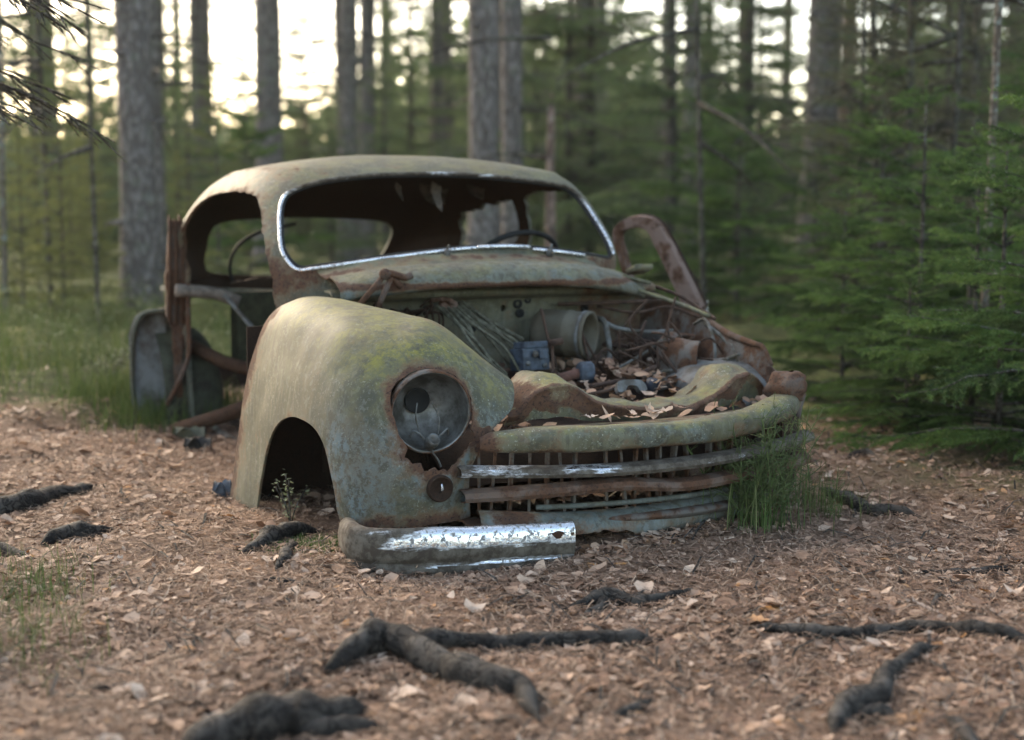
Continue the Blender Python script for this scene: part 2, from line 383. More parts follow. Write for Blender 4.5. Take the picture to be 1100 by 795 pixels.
def cabin():
    th0 = np.linspace(0, 2 * np.pi, 241)[:-1]
    # even spacing round the superellipse
    th = th0
    rows = []
    for z in np.concatenate([np.linspace(-.05, .6, 12), np.linspace(.63, 1.06, 22)]):
        u, v = ring(z, th); rows.append(np.column_stack([u, v, np.full_like(u, z)]))
    for s in (.975, .94, .89, .82, .72, .6, .46, .32, .18, .06):
        u, v = ring(1.06, th, s); z = 1.06 + .068 * (1 - s ** 2.2); rows.append(np.column_stack([u, v, np.full_like(u, z)]))
    P = np.array(rows)
    mb = MB(); mb.grid(P, False, True)
    top = len(rows) - 1; n = len(th)
    mb.F.append([top * n + j for j in range(n)])
    mb.F.append([j for j in range(n)][::-1])
    me = mb.mesh('cabin_shell')
    bm = bmesh.new(); bm.from_mesh(me)
    bmesh.ops.delete(bm, geom=[f for f in bm.faces if len(f.verts) > 4 and f.calc_center_median().z < .1], context='FACES_ONLY')
    bmesh.ops.recalc_face_normals(bm, faces=bm.faces[:])
    # the open-bottom shell must face outwards
    tf = max(bm.faces, key=lambda f: f.calc_center_median().z)
    if tf.normal.z < 0: bmesh.ops.reverse_faces(bm, faces=bm.faces[:])
    bm.to_mesh(me); bm.free()
    o = obj('cabin_shell', me, car, [M['roof'], M['rustshade']])
    ws = [(-.645, .78), (-.632, .725), (-.605, .703), (-.55, .711), (-.367, .737), (-.121, .763), (.047, .774), (.2, .772), (.364, .757), (.52, .736), (.62, .722), (.65, .732), (.652, .77), (.638, .856), (.62, .945), (.595, .985), (.54, 1.006), (.369, 1.026), (.2, 1.040), (.033, 1.045), (-.236, 1.037), (-.44, 1.012), (-.55, .978), (-.592, .943), (-.621, .877)]
    WS = crc(ws, 5)
    side = [(1.383, .62), (1.383, .669), (1.412, .733), (1.47, .80), (1.536, .861), (1.60, .92), (1.665, .958), (1.76, .972), (1.884, .979), (2.2, .972), (2.42, .942), (2.56, .885), (2.63, .80), (2.66, .72), (2.67, .6), (2.64, .45), (2.62, .30), (2.60, .12), (2.60, -.3), (1.33, -.3), (1.33, .3)]
    rear = crc([(-.445, .735), (-.456, .80), (-.43, .846), (-.275, .866), (0, .871), (.327, .857), (.43, .825), (.462, .76), (.45, .66), (.38, .612), (0, .585), (-.35, .600), (-.425, .645)], 4)
    rdoor = jag([(2.33, .955), (2.6, .93), (2.78, .89), (2.86, .83), (2.86, .74), (2.42, .73), (2.35, .80)], .012, 20, 3)
    fdoor = [(1.40, .70), (1.47, .80), (1.6, .915), (1.72, .975), (1.85, .988), (2.12, .985), (2.22, .96), (2.25, .88), (2.27, .7), (2.30, .5), (2.30, -.3), (1.33, -.3), (1.33, .6)]
    trunk = jag([(-.55, .50), (-.2, .515), (.2, .51), (.55, .50), (.58, .30), (.5, .16), (-.5, .16), (-.58, .3)], .02, 14, 5)
    cut = [prism(WS, 1, .8, 2.05), prism(jag(side, .005, 40, 1), 0, -1.2, -.32), prism(rear, 1, 2.5, 4.2),
           prism(rdoor, 0, .35, 1.2), prism(jag(fdoor, .006, 30, 2), 0, .35, 1.2), prism(trunk, 1, 2.7, 4.2)]
    carve(o, cut, .016, -1, 1)
    def fr(P):
        d = seg_dist(P[:, 1:], side[:16]); r = np.where(P[:, 0] < 0, np.exp(-d / .03) * .5, 0)
        # rusty foot of the pillar, rust freckles on the roof's near edge
        r = np.maximum(r, .62 * np.exp(-((P[:, 0] + .66) / .12) ** 2 - ((P[:, 1] - 1.33) / .12) ** 2 - ((P[:, 2] - .66) / .06) ** 2))
        r = np.maximum(r, .30 * np.exp(-((P[:, 0] + .55) / .12) ** 2) * (P[:, 2] > 1.0))
        r = np.maximum(r, .55 * np.exp(-((P[:, 2] - .70) / .04) ** 2) * (P[:, 1] < 1.5))
        return r
    attr(o, 'rust', fr)
    return o, WS
shell, WS = cabin()

# chrome trim and rubber seal of the windscreen
pts = np.array([(u, front_v(u, z) - .006, z) for u, z in WS])
k0 = 12 * 5 - 4
tr = np.roll(pts, -k0, axis=0)
mb = MB(); mb.tube(tr[:-(5 * 5)], .0068, 8)
wt = mb.build('windscreen_trim', M['trim'], car); attr(wt, 'rust', lambda P: .42 * np.clip((P[:, 2] - .93) / .08, 0, 1) + .25 * (P[:, 2] < .74) * (P[:, 0] > -.3))
mb = MB(); c = pts.mean(0); q = pts.copy(); q[:, [0, 2]] = c[[0, 2]] + (q[:, [0, 2]] - c[[0, 2]]) * np.array([.982, .955]); q[:, 1] += .012
q = np.concatenate([q, q[:1]]); mb.tube(q, .008, 6); mb.build('windscreen_seal', M['black'], car)
# right-hand stretch of flat trim above the cowl
mb = MB(); mb.tube([(u, front_v(u, z) - .012, z + .002) for u, z in [(.03, .774), (.15, .776), (.24, .772)]], .008, 6)
mb.tube([(u, front_v(u, z) - .012, z - .002) for u, z in [(.25, .768), (.364, .757), (.47, .742)]], .007, 6)
mb.build('broken_trim_strip', M['trim'], car)
for px, pz in ((-.1, .755), (.31, .753)):
    mb = MB(); v = front_v(px, pz) - .02
    mb.lathe([(0, 0), (.013, 0), (.013, .018), (.008, .026), (0, .028)], 10, (px, v, pz - .01), (0, -.4, 1)); mb.tube([(px, v, pz + .01), (px + .008, v - .006, pz + .032)], .004, 6)
    mb.build('wiper_spindle', M['grey'], car)

# cowl
net = []
for u in np.linspace(-.555, .645, 11):
    d = -.055 * (abs(u) / .6) ** 2.6; w = .13 * (abs(u) / .6) ** 4
    v0 = front_v(u, .74)
    net.append([(u, v0 - .004, .752 + d * .9), (u, 1.17 + w * .95, .738 + d), (u, 1.09 + w * .9, .722 + d), (u, 1.055 + w * .85, .728 + d), (u, 1.00 + w * .8, .712 + d), (u, .965 + w * .75, .688 + d), (u, .958 + w * .75, .660 + d), (u, .972 + w * .75, .650 + d)])
S = surf(net, 6, 4)
for r in S:
    for p in r: p[2] += .004 * mnoise.noise(Vector(p) * 14)
o = MB().grid(S).build('cowl', [M['bay'], M['rustshade']], car)
carve(o, [], .006, 0)
attr(o, 'rust', lambda P: .42 * np.exp(-((P[:, 1] - 1.17) / .05) ** 2) + .8 * np.exp(-((P[:, 2] - .655) / .012) ** 2) + .6 * np.exp(-((P[:, 0] + .6) / .06) ** 2))
attr(o, 'blue', lambda P: ((P[:, 1] < 1.08) * .5))

# firewall with a ledge, bead pressings and holes
net = []
for u in np.linspace(-.56, .70, 14):
    net.append([(u, 1.17, .20), (u, 1.165, .36), (u, 1.172, .46), (u, 1.165, .55), (u, 1.15, .595), (u, 1.115, .61), (u, 1.11, .625), (u, 1.13, .634), (u, 1.18, .636)])
S = surf(net, 4, 4)
for r in S:
    for p in r: p[1] += .006 * mnoise.noise(Vector((p[0] * 9, 3, p[2] * 12)))
o = MB().grid(S).build('firewall', M['bay'], car)
carve(o, [prism([(.1 + .012 * math.cos(t), .56 + .012 * math.sin(t)) for t in np.linspace(0, 6.28, 14)[:-1]], 1, 1., 1.3),
          prism([(-.08 + .05 * math.cos(t), .42 + .03 * math.sin(t)) for t in np.linspace(0, 6.28, 14)[:-1]], 1, 1., 1.3)], .008, 0)
attr(o, 'rust', lambda P: .5 * np.exp(-((P[:, 2] - .25) / .1) ** 2) + .35 * (P[:, 0] > .4))
for u, z, k in ((.155, .575, 1), (.195, .588, .8), (.165, .54, .9), (-.2, .57, .6), (.43, .55, .8), (.36, .52, .6), (-.02, .49, .6)):
    mb = MB(); mb.lathe([(.018 * k, 0), (.018 * k, .012), (.009 * k, .016), (.007 * k, .004), (0, .004)], 12, (u, 1.163, z), (0, -1, 0)); mb.build('grommet', M['black'], car)

# front fender
net = [  # rows bottom -> top inner edge, columns grille -> nose corner -> side -> rear
 [(-.52, .075, .072), (-.62, .045, .070), (-.765, .065, .070), (-.85, .135, .070), (-.888, .30, .05), (-.905, .55, -.03), (-.925, .86, -.04), (-.935, 1.06, -.04)],
 [(-.525, .06, .20), (-.63, .025, .20), (-.765, .045, .20), (-.855, .13, .20), (-.893, .31, .18), (-.905, .56, .16), (-.91, .84, .14), (-.915, 1.03, .14)],
 [(-.46, .075, .30), (-.62, .035, .315), (-.76, .06, .33), (-.85, .15, .335), (-.888, .32, .33), (-.90, .56, .31), (-.90, .82, .31), (-.90, .985, .31)],
 [(-.38, .105, .36), (-.60, .075, .43), (-.735, .11, .45), (-.825, .21, .46), (-.865, .36, .46), (-.88, .57, .455), (-.88, .80, .455), (-.88, .935, .455)],
 [(-.345, .165, .415), (-.57, .17, .535), (-.69, .225, .555), (-.775, .32, .57), (-.815, .45, .575), (-.835, .61, .58), (-.84, .79, .58), (-.84, .90, .57)],
 [(-.335, .23, .435), (-.52, .29, .575), (-.62, .37, .605), (-.69, .46, .62), (-.73, .56, .63), (-.75, .68, .638), (-.76, .81, .638), (-.765, .915, .62)],
 [(-.335, .29, .43), (-.46, .39, .568), (-.535, .47, .60), (-.585, .56, .615), (-.615, .65, .625), (-.635, .75, .632), (-.65, .86, .632), (-.655, .96, .625)],
 [(-.345, .32, .385), (-.455, .42, .535), (-.525, .49, .565), (-.575, .58, .58), (-.605, .67, .59), (-.622, .76, .60), (-.635, .88, .60), (-.64, .97, .60)],
]
S = surf(net, 14, 14)
for r in S:
    for p in r:
        n_ = mnoise.noise(Vector(p) * 5.); p += (.006 * n_ + .0035 * mnoise.noise(Vector(p) * 12.)) * np.array([-.5, -.4, .4])
mb = MB().grid(S, True)
fender = mb.build('front_fender', [M['paint'], M['rustshade']], car)
arch = [(.79, -.15), (.785, .0), (.75, .106), (.69, .215), (.60, .285), (.50, .318), (.40, .325), (.31, .315), (.245, .28), (.205, .21), (.18, .113), (.17, -.15)]
HL = (-.632, .362)
hole = []
for t in np.linspace(0, 2 * np.pi, 90, endpoint=False):
    r = .124 + .003 * math.sin(3 * t + .5)
    if .25 < t < 1.1: r += .006
    if 2.2 < t < 3.1: r += .010 * math.sin((t - 2.2) / .9 * math.pi)      # torn corner at upper left
    if 3.9 < t < 5.9: r += .017 + .012 * mnoise.noise(Vector((t * 6, 0, 3))) * 1.6
    r += .004 * mnoise.noise(Vector((math.cos(t) * 7, math.sin(t) * 7, 1)))
    hole.append((HL[0] + r * math.cos(t) * .92, HL[1] + r * math.sin(t)))
archc = prism(crc(arch, 4), 0, -1.2, -.80)
carve(fender, [prism(hole, 1, -.3, .45), archc], .007, -1, 1)
def frust(P):
    d = seg_dist(P[:, [0, 2]], hole + hole[:1]); r = np.where(P[:, 1] < .35, .75 * np.exp(-(d / .022) ** 1.3), 0)
    r = np.maximum(r, np.where(P[:, 1] < .2, .7 * np.exp(-seg_dist(P[:, [0, 2]], [(HL[0] - .10, .26), (HL[0] - .05, .22), (HL[0] + .05, .21)]) / .03), 0))
    d2 = seg_dist(P[:, 1:], arch); r = np.maximum(r, np.where(P[:, 0] < -.7, .35 * np.exp(-d2 / .02), 0))
    rear = [(1.06, -.05), (1.03, .14), (.985, .31), (.935, .455), (.90, .57), (.915, .62)]
    d3 = seg_dist(P[:, 1:], rear); r = np.maximum(r, .72 * np.exp(-(d3 / .075) ** 1.5))
    r = np.maximum(r, np.where(P[:, 1] < .3, .55 * np.exp(-((P[:, 2] - .075) / .03) ** 2), 0))
    r = np.maximum(r, np.where((P[:, 1] < .12), .8 * np.exp(-((P[:, 0] + .49) / .05) ** 2) * (P[:, 2] < .32), 0))
    d4 = seg_dist(P[:, [0, 2]], [(-.335, .43), (-.46, .568), (-.535, .6)]); r = np.maximum(r, np.where((P[:, 1] > .25), .5 * np.exp(-d4 / .015), 0))
    return r
attr(fender, 'rust', frust)
attr(fender, 'blue', lambda P: np.clip((.40 - P[:, 2]) / .12, 0, 1) * np.clip((.42 - P[:, 1]) / .2, 0, 1))
attr(fender, 'lichen', lambda P: np.exp(-seg_dist(P[:, [0, 2]], [(-.78, .50), (-.66, .535), (-.55, .53), (-.46, .50)]) / .035) * (P[:, 1] < .36) + .55 * np.exp(-((P[:, 2] - .62) / .04) ** 2))

# headlight
hl = MB(); ax = Vector((-.10, -1, -.07)).normalized(); HC = Vector((HL[0] + .003, .094, HL[1] + .006))
HK = 1.1
prof = [(.102, .0), (.103, .005), (.098, .008), (.096, .002)]
for i in range(1, 13):
    a = i / 12 * 1.45; prof.append((.096 * math.cos(a * .98), -.115 * math.sin(a)))
prof = [(r_ * HK, h_) for r_, h_ in prof]
hl.lathe(prof, 48, HC, ax)
o = hl.build('headlight', M['bowl'], car)
mb = MB(); mb.lathe([(r_ * HK, h_) for r_, h_ in [(.1005, -.03), (.104, -.02), (.105, .004), (.102, .0095), (.099, .0105), (.0985, .004)]], 48, HC, ax); mb.build('rim', M['rustgrey'], o)
mb = MB(); c = HC - ax * .104 + Vector((-.008, 0, .012)); mb.lathe([(.034, -.01), (.036, .006), (.034, .009), (.030, .004), (.012, .002), (0, .002)], 24, c, ax); mb.build('bulb_socket_shade', M['black'], o)  # black disc in front of the bowl stands in for the socket's dark recess
mb = MB(); c = HC + Vector((.003, -.004, -.080)); mb.lathe([(0, .0), (.010, .002), (.013, .012), (.018, .014), (.019, 0), (.017, -.02), (.012, -.03), (.0, -.03)], 18, c, (.1, -.75, .6))
mb.tube(cr([c + Vector((0, .01, -.01)), c + Vector((.0, -.005, -.03)), c + Vector((.012, -.012, -.05)), c + Vector((.022, -.008, -.07))], 5), .003, 6)
for s in (-1, 1): mb.tube(cr([c + Vector((.012 * s, .01, .0)), c + Vector((.035 * s, .005, .022)), c + Vector((.05 * s, .012, .03)), c + Vector((.055 * s, .02, .012))], 4), .0035, 6)
mb.build('bulb_holder', M['grey'], o)
mb = MB()
for s, x in ((-1, -.02), (1, .022)): mb.tube(cr([HC + Vector((x, .045, .02)), HC + Vector((x * 1.6, .025, -.02)), HC + Vector((x * 1.2, .01, -.065))], 6), .0022, 5)
mb.build('lead_wire', M['wire'], o)
# side lamp
sl = MB(); sl.lathe([(.036, -.01), (.037, .004), (.034, .009), (.031, .010), (.029, .004), (.012, .001), (.009, -.002), (0, -.002)], 28, (-.634, .020, .172), (-.04, -1, -.02))
o = sl.build('side_lamp', M['rustshade'], car)
mb = MB(); mb.tube([(-.634, .016, .163), (-.632, .006, .172), (-.634, .010, .186)], .0035, 6); mb.build('lamp_contact', M['trim'], o)

# bumpers
def sweep(path, prof, name, mat, cl=True):
    """prof: list of (outward, z) per path point function"""
    path = np.asarray(path, float); t = np.gradient(path, axis=0); t[:, 2] = 0; t /= np.linalg.norm(t, axis=1)[:, None]
    nrm = np.column_stack([t[:, 1], -t[:, 0], np.zeros(len(t))])
    P = [[p + n * o_ + np.array([0, 0, z]) for o_, z in prof] for p, n in zip(path, nrm)]
    return MB().grid(P).build(name, mat, car)
bp = cr([(-.868, .10, -.02), (-.878, .05, -.02), (-.876, .0, -.02), (-.85, -.045, -.02), (-.79, -.075, -.022), (-.70, -.098, -.023), (-.56, -.122, -.028), (-.42, -.14, -.032), (-.325, -.148, -.034)], 9)
bprof = cr([(-.02, .116), (.0, .121), (.014, .114), (.021, .098), (.023, .07), (.021, .045), (.013, .030), (.018, .022), (.021, .006), (.010, -.008), (-.012, -.01)], 3)
o = sweep(bp, bprof, 'bumper', [M['chrome'], M['rustshade']])
for v in o.data.vertices: v.co += Vector((0, -.004, .003)) * mnoise.noise(v.co * 9)
hp = [(-.375 + .016 * math.cos(t) * (1 + .3 * math.sin(3 * t)), .058 + .011 * math.sin(t)) for t in np.linspace(0, 6.283, 16)[:-1]]
hp2 = [(-.335 + .006 * math.cos(t), .058 + .005 * math.sin(t)) for t in np.linspace(0, 6.283, 10)[:-1]]
carve(o, [prism(hp, 1, -.4, .1), prism(hp2, 1, -.4, .1)], .004, -1, 1)
attr(o, 'rust', lambda P: np.clip(.75 * np.exp(-((P[:, 2] - .022) / .022) ** 2) + .22 * np.clip((-.55 - P[:, 0]) / .2, 0, 1) + .75 * np.exp(-((P[:, 0] + .95) / .1) ** 2) + .7 * (P[:, 2] < -.006) + .12 * (P[:, 2] > .092), 0, 1))
bp2 = cr([(-.52, .02, -.03), (-.30, -.035, -.045), (-.05, -.045, -.05), (.20, .0, -.04), (.36, .06, -.025), (.45, .13, -.01)], 10)
bprof2 = cr([(-.04, .125), (-.01, .128), (.025, .115), (.040, .085), (.036, .06), (.022, .045), (.03, .03), (.036, .01), (.02, -.02)], 3)
o = sweep(bp2, bprof2, 'bumper_backing', [M['blue'], M['rustshade']])
hp = jag([(-.30, .03), (-.2, .035), (-.10, .028), (-.08, .0), (-.14, -.06), (-.26, -.08), (-.31, -.03)], .012, 24, 8)
hp3 = jag([(.33, .13), (.40, .12), (.40, .09), (.46, .06), (.55, .05), (.55, .16)], .010, 24, 9)
carve(o, [prism(hp, 1, -.3, .05), prism(hp3, 1, -.3, .3)], .005, -1, 1)
attr(o, 'blue', lambda P: .3 + 0 * P[:, 0])
attr(o, 'rust', lambda P: .5 * np.exp(-seg_dist(P[:, [0, 2]], np.vstack([hp, hp[:1]])) / .02) + .35 * (P[:, 2] < .01) + .45 * np.exp(-((P[:, 0] - .42) / .08) ** 2) + .5 * np.exp(-((P[:, 0] + .45) / .12) ** 2))
# valance tray between grille and bumper
net = [[(u, -.075 + .42 * u * u + .06, .062), (u, -.10 + .42 * u * u + .03, .066), (u, -.105 + .42 * u * u + .02, .058), (u, -.09 + .42 * u * u + .02, .045)] for u in np.linspace(-.55, .52, 9)]
o = MB().grid(surf(net, 5, 4)).build('valance', M['rustgrey'], car)
carve(o, [], .006, 0); attr(o, 'rust', lambda P: .5 * np.exp(-((P[:, 0] + .25) / .2) ** 2))

# grille
gv = lambda u: -.085 + .40 * u * u
grille = MB()
for i, u in enumerate(np.linspace(-.49, .56, 25)):
    if i in (7, 15, 20): continue
    u += .006 * math.sin(i * 5.1)
    grille.box((u, gv(u) + .075, .185), (.008, .022, .22), Matrix.Rotation(math.atan(.8 * u) + .5 * mnoise.noise(Vector((i * 3.17, .3, 0))), 4, 'Z') @ Matrix.Rotation(.22 * mnoise.noise(Vector((i * 1.73, 2.4, 0))), 4, 'Y'))
grille = grille.build('grille', M['rustgrey'], car, False, .002)
def blade(name, pts, w, h, mat):
    pts = cr(pts, 8); P = []
    for p in pts:
        P.append([p + np.array([0, d, z]) for d, z in ((0, -h * .35), (-w * .55, -h * .2), (-w * .62, h * .05), (-w * .5, h * .4), (0, h * .6), (w * .35, h * .55))])
    o = MB().grid(P).build(name, mat, grille); carve(o, [], .004, -1); return o
b1 = blade('chrome_bar', [(u, gv(u) - .005, z) for u, z in ((-.575, .206), (-.45, .203), (-.2, .198), (.05, .200), (.3, .206), (.5, .214), (.60, .222))], .055, .026, M['barchrome'])
attr(b1, 'rust', lambda P: np.clip(.5 * (P[:, 0] + .2), 0, .5) + .3 * (P[:, 2] < .197))
b2 = blade('rusty_bar', [(u, gv(u) - .005, z) for u, z in ((-.565, .137), (-.45, .143), (-.3, .150), (-.15, .156), (-.07, .150), (.02, .141), (.12, .140), (.3, .146), (.5, .150), (.585, .155))], .05, .03, mat_rust('bar_rust', 1., .55, (.155, .12, .10)))
mb = MB(); mb.tube(cr([(u, gv(u) + .05, .095) for u in np.linspace(-.35, .45, 9)], 4), .008, 6); mb.build('lower_rail', M['blue'], grille)
# hood-height moulding above the grille
mp = cr([(-.53, -.005, .288), (-.47, -.025, .292), (-.3, -.062, .294), (-.05, -.088, .290), (.15, -.08, .292), (.35, -.03, .302), (.50, .055, .312), (.58, .125, .318), (.625, .17, .318)], 8)
mr = np.interp(np.linspace(0, 1, len(mp)), [0, .06, .2, .8, 1], [.016, .027, .036, .038, .034])
prof = [(-1.1, .9), (-.4, .98), (.25, .92), (.72, .66), (.90, .25), (.88, -.25), (.74, -.72), (.45, -.98), (.1, -1.0), (-.3, -.8)]
t = np.gradient(mp, axis=0); t[:, 2] = 0; t /= np.linalg.norm(t, axis=1)[:, None]; nn = np.column_stack([t[:, 1], -t[:, 0], 0 * t[:, 0]])
pd = cr(prof, 3); P = [[p + n_ * a * r + np.array([0, 0, b * r * .9]) for a, b in pd] for p, n_, r in zip(mp, nn, mr)]
for r in P:
    for p in r: p += .007 * mnoise.noise_vector(Vector(p) * 9)
o = MB().grid(P).build('grille_moulding', [M['lichen'], M['rustshade']], car); carve(o, [], .006, -1, 1)
attr(o, 'rust', lambda P: .5 * np.clip((.275 - P[:, 2]) / .03, 0, 1) + .5 * np.exp(-((P[:, 0] + .52) / .04) ** 2))
attr(o, 'blue', lambda P: .8 * np.exp(-((P[:, 0] - .03) / .12) ** 2))
# latch panel
lp = [(-.36, .345), (-.33, .352), (-.29, .385), (-.24, .418), (-.18, .415), (-.11, .378), (-.03, .348), (.08, .332), (.2, .330), (.30, .340), (.37, .368), (.43, .402), (.49, .408), (.54, .385), (.57, .35)]
net = []
for u, z in lp:
    v = .155 + .30 * u * u - .02
    hump = max(0, (z - .34)) / .08
    net.append([(u, v + .20, z - .03 + .035 * hump), (u, v + .10, z + .004 + .01 * hump), (u, v + .03, z), (u, v, z - .008), (u, v + .004, z - .022), (u, v + .012, z - .035 - .03 * hump), (u, v + .02, z - .045 - .055 * hump)])
S = surf(net, 4, 4)
for r in S:
    for p in r: p += np.array([0, .008, .011]) * mnoise.noise(Vector(p) * 15) + np.array([0, .003, .005]) * mnoise.noise(Vector(p) * 38)
o = MB().grid(S).build('latch_panel', M['lichen'], car)
carve(o, [prism([(-.345 + .2, .0), (-.345 + .2, .01), (-.2, .01)], 1, 5, 6)], .006, 0)
attr(o, 'rust', lambda P: .6 * np.exp(-((P[:, 0] + .31) / .04) ** 2) + np.where(P[:, 1] < .145 + .3 * P[:, 0] ** 2, .45, 0))
# rag of the missing right-hand fender at the moulding's end, and shelf behind the moulding
mb = MB(); P = []
for a in np.linspace(.05, math.pi - .05, 14):
    row = []
    for b in np.linspace(0, 2 * math.pi, 25)[:-1]:
        d_ = Vector((math.sin(a) * math.cos(b), math.sin(a) * math.sin(b), math.cos(a)))
        k_ = 1 + .35 * mnoise.noise(d_ * 1.6 + Vector((3, 0, 1))) + .12 * mnoise.noise(d_ * 5); e_ = Vector((math.copysign(abs(d_.x) ** .7, d_.x), math.copysign(abs(d_.y) ** .7, d_.y), math.copysign(abs(d_.z) ** .6, d_.z)))
        row.append((.575 + .058 * e_.x * k_ + .02 * max(0, e_.z), .135 + .05 * e_.y * k_, .365 + .042 * e_.z * k_))
    P.append(row)
mb.grid(P, False, True).build('fender_stump', M['rust'], car)
net = [[(u, .0 + .40 * u * u + d * .16 - .04, .315 - .02 * d + .006 * mnoise.noise(Vector((u * 20, d * 5, 0)))) for d in (0, .3, .6, 1)] for u in np.linspace(-.35, .6, 12)]
o = MB().grid(surf(net, 3, 3)).build('grille_shelf', M['lichen'], car)
carve(o, [prism(jag([(.24, .06), (.30, .05), (.31, .09), (.25, .10)], .004, 40, 2), 2, .2, .4)], .006, 0); attr(o, 'rust', lambda P: .35 + 0 * P[:, 0])
# lower right nose skin
net = [[(.50 + .20 * f, .03 + .24 * f * f + .02, .03 + .25 * s) for s in np.linspace(0, 1, 5)] for f in np.linspace(0, 1, 5)]
o = MB().grid(surf(net, 4, 4)).build('nose_skin', M['rustshade'], car)
carve(o, [prism(jag([(.44, .0), (.80, .0), (.80, .15), (.60, .10), (.55, .06)], .02, 16, 4), 1, -.2, .8)], .006, 0)

# inner aprons of the engine bay
top = [(1.20, .615), (1.0, .57), (.80, .525), (.68, .50), (.58, .482), (.46, .465), (.41, .455), (.37, .40), (.30, .35), (.22, .325)]
net = [[(.70 - .05 * (1 - s) + .02 * math.sin(v * 9), v, .06 + (z - .06) * s) for s in np.linspace(0, 1, 6)] for v, z in top]
S = surf(net, 4, 4)
for r in S:
    for p in r: p += np.array([.012, 0, .008]) * mnoise.noise(Vector(p) * 12)
o = MB().grid(S).build('inner_apron', [M['rustgrey']], car)
carve(o, [prism(jag([(.48, .40), (.53, .41), (.53, .34), (.49, .34)], .006, 30, 2), 0, .5, .9)], .006, 0)
mb = MB(); mb.tube(cr([(.70 + .02 * math.sin(v * 9), v, z + .003) for v, z in top[:8]], 4), np.interp(np.linspace(0, 1, 29), [0, .2, .5, .8, 1], [.010, .009, .013, .010, .006]), 7)
mb.build('apron_rail', M['rust'], car)
# wheelhouse on the far side (grey dome) and on the near side
for sg, nm in ((1, 'far'), (-1, 'near')):
    net = []
    for a in np.linspace(.0, math.pi, 9):
        net.append([(sg * x, .56 + .30 * math.cos(a) * (.75 + .25 * q), .08 + .33 * math.sin(a) * (.72 + .28 * q)) for x, q in ((.44, .0), (.46, .45), (.52, .85), (.60, 1.), (.68, 1.0))])
    S = surf(net, 5, 5)
    for r in S:
        for p in r: p += np.array([.01, .01, .01]) * mnoise.noise(Vector(p) * 9)
    o = MB().grid(S).build('wheelhouse', M['grey'] if sg > 0 else M['rustshade'], car); carve(o, [], .006, 0)
net = []
for a in np.linspace(1.2, 3.9, 9):
    net.append([(.64 + r_ * math.cos(a), .68 + r_ * 1.2 * math.sin(a), z_) for r_, z_ in ((.20, .26), (.17, .34), (.15, .41), (.145, .46), (.12, .475), (.10, .465))])
S = surf(net, 4, 4)
for r in S:
    for p in r: p += np.array([.02, .02, .03]) * mnoise.noise(Vector(p) * 8)
o = MB().grid(S).build('spring_tower', M['rustgrey'], car); carve(o, [], .006, 0)
net = [[(.30 + .16 * f, .98 - .1 * f, .28 + .13 * s - .05 * f * s + .02 * math.sin(9 * f + 4 * s)) for s in np.linspace(0, 1, 4)] for f in np.linspace(0, 1, 5)]
o = MB().grid(surf(net, 4, 4)).build('torn_duct_sheet', M['rust'], car); carve(o, [], .006, 0)
# near-side inner wall, dark to paint the arch's shade, below the fender's inner edge
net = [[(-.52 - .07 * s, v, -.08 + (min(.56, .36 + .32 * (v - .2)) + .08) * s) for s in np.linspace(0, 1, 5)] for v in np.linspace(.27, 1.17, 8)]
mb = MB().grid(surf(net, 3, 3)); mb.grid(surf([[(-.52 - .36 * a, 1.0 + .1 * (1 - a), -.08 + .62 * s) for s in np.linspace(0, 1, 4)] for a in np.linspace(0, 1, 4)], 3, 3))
o = mb.build('inner_apron', M['rustshade'], car); carve(o, [], .006, 0)
# bay floor (undertray)
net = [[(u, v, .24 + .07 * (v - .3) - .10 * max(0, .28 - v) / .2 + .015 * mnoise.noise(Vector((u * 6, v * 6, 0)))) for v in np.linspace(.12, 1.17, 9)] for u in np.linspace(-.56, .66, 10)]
o = MB().grid(surf(net, 3, 3)).build('bay_floor', M['rustshade'], car)

# things bolted in the bay
DX, DC, DK = Vector((.62, -.78, -.04)), Vector((.185, 1.06, .482)), 1.15
mb = MB(); mb.lathe([(r_ * DK, h_ * DK) for r_, h_ in [(0, 0), (.055, 0), (.066, .012), (.07, .03), (.07, .10), (.073, .105), (.073, .115), (.07, .12), (.07, .165), (.074, .168), (.074, .176), (.068, .178), (.062, .174), (.060, .12), (.055, .06), (0, .06)]], 32, DC, DX)
o = mb.build('heater_duct', [M['duct']], car)
mb = MB(); mb.lathe([(r_ * DK, h_) for r_, h_ in [(.0705, .0), (.0745, .003), (.0745, .011), (.0705, .014)]], 32, DC + DX.normalized() * .175, DX); mb.build('clamp_band', M['grey'], o)
mb = MB(); mb.lathe([(0, .001), (.058 * DK, 0)], 32, DC + DX.normalized() * .12, DX); mb.build('duct_mouth_shade', M['black'], o)  # black disc standing in for the shade deep inside the duct
rb = Matrix.Rotation(.12, 4, 'Z') @ Matrix.Rotation(-.10, 4, 'X')
mb = MB(); mb.box((.05, .85, .408), (.105, .085, .075), rb); mb.box((.05, .845, .457), (.095, .075, .022), rb); mb.box((.075, .80, .428), (.03, .012, .03), rb)
bx = mb.build('control_box', M['bluebox'], car, False, .005)
for r_, c_ in ((.011, (.045, .80, .43)), (.008, (.02, .803, .40)), (.008, (.085, .806, .39))): MB().lathe([(0, .006), (r_, .006), (r_, 0)], 12, c_, (0, -1, .1)).build('screw_head', M['grey'], bx)
mb = MB(); mb.box((.05, .85, .35), (.12, .09, .04), rb); mb.build('box_bracket', M['rustshade'], car, False, .004)
mb = MB(); mb.tube([(.04, .66, .358), (.17, .70, .372)], .017, 12)
o = mb.build('starter_rod', mat_plain('red_rust', (.15, .07, .05), .8), car)
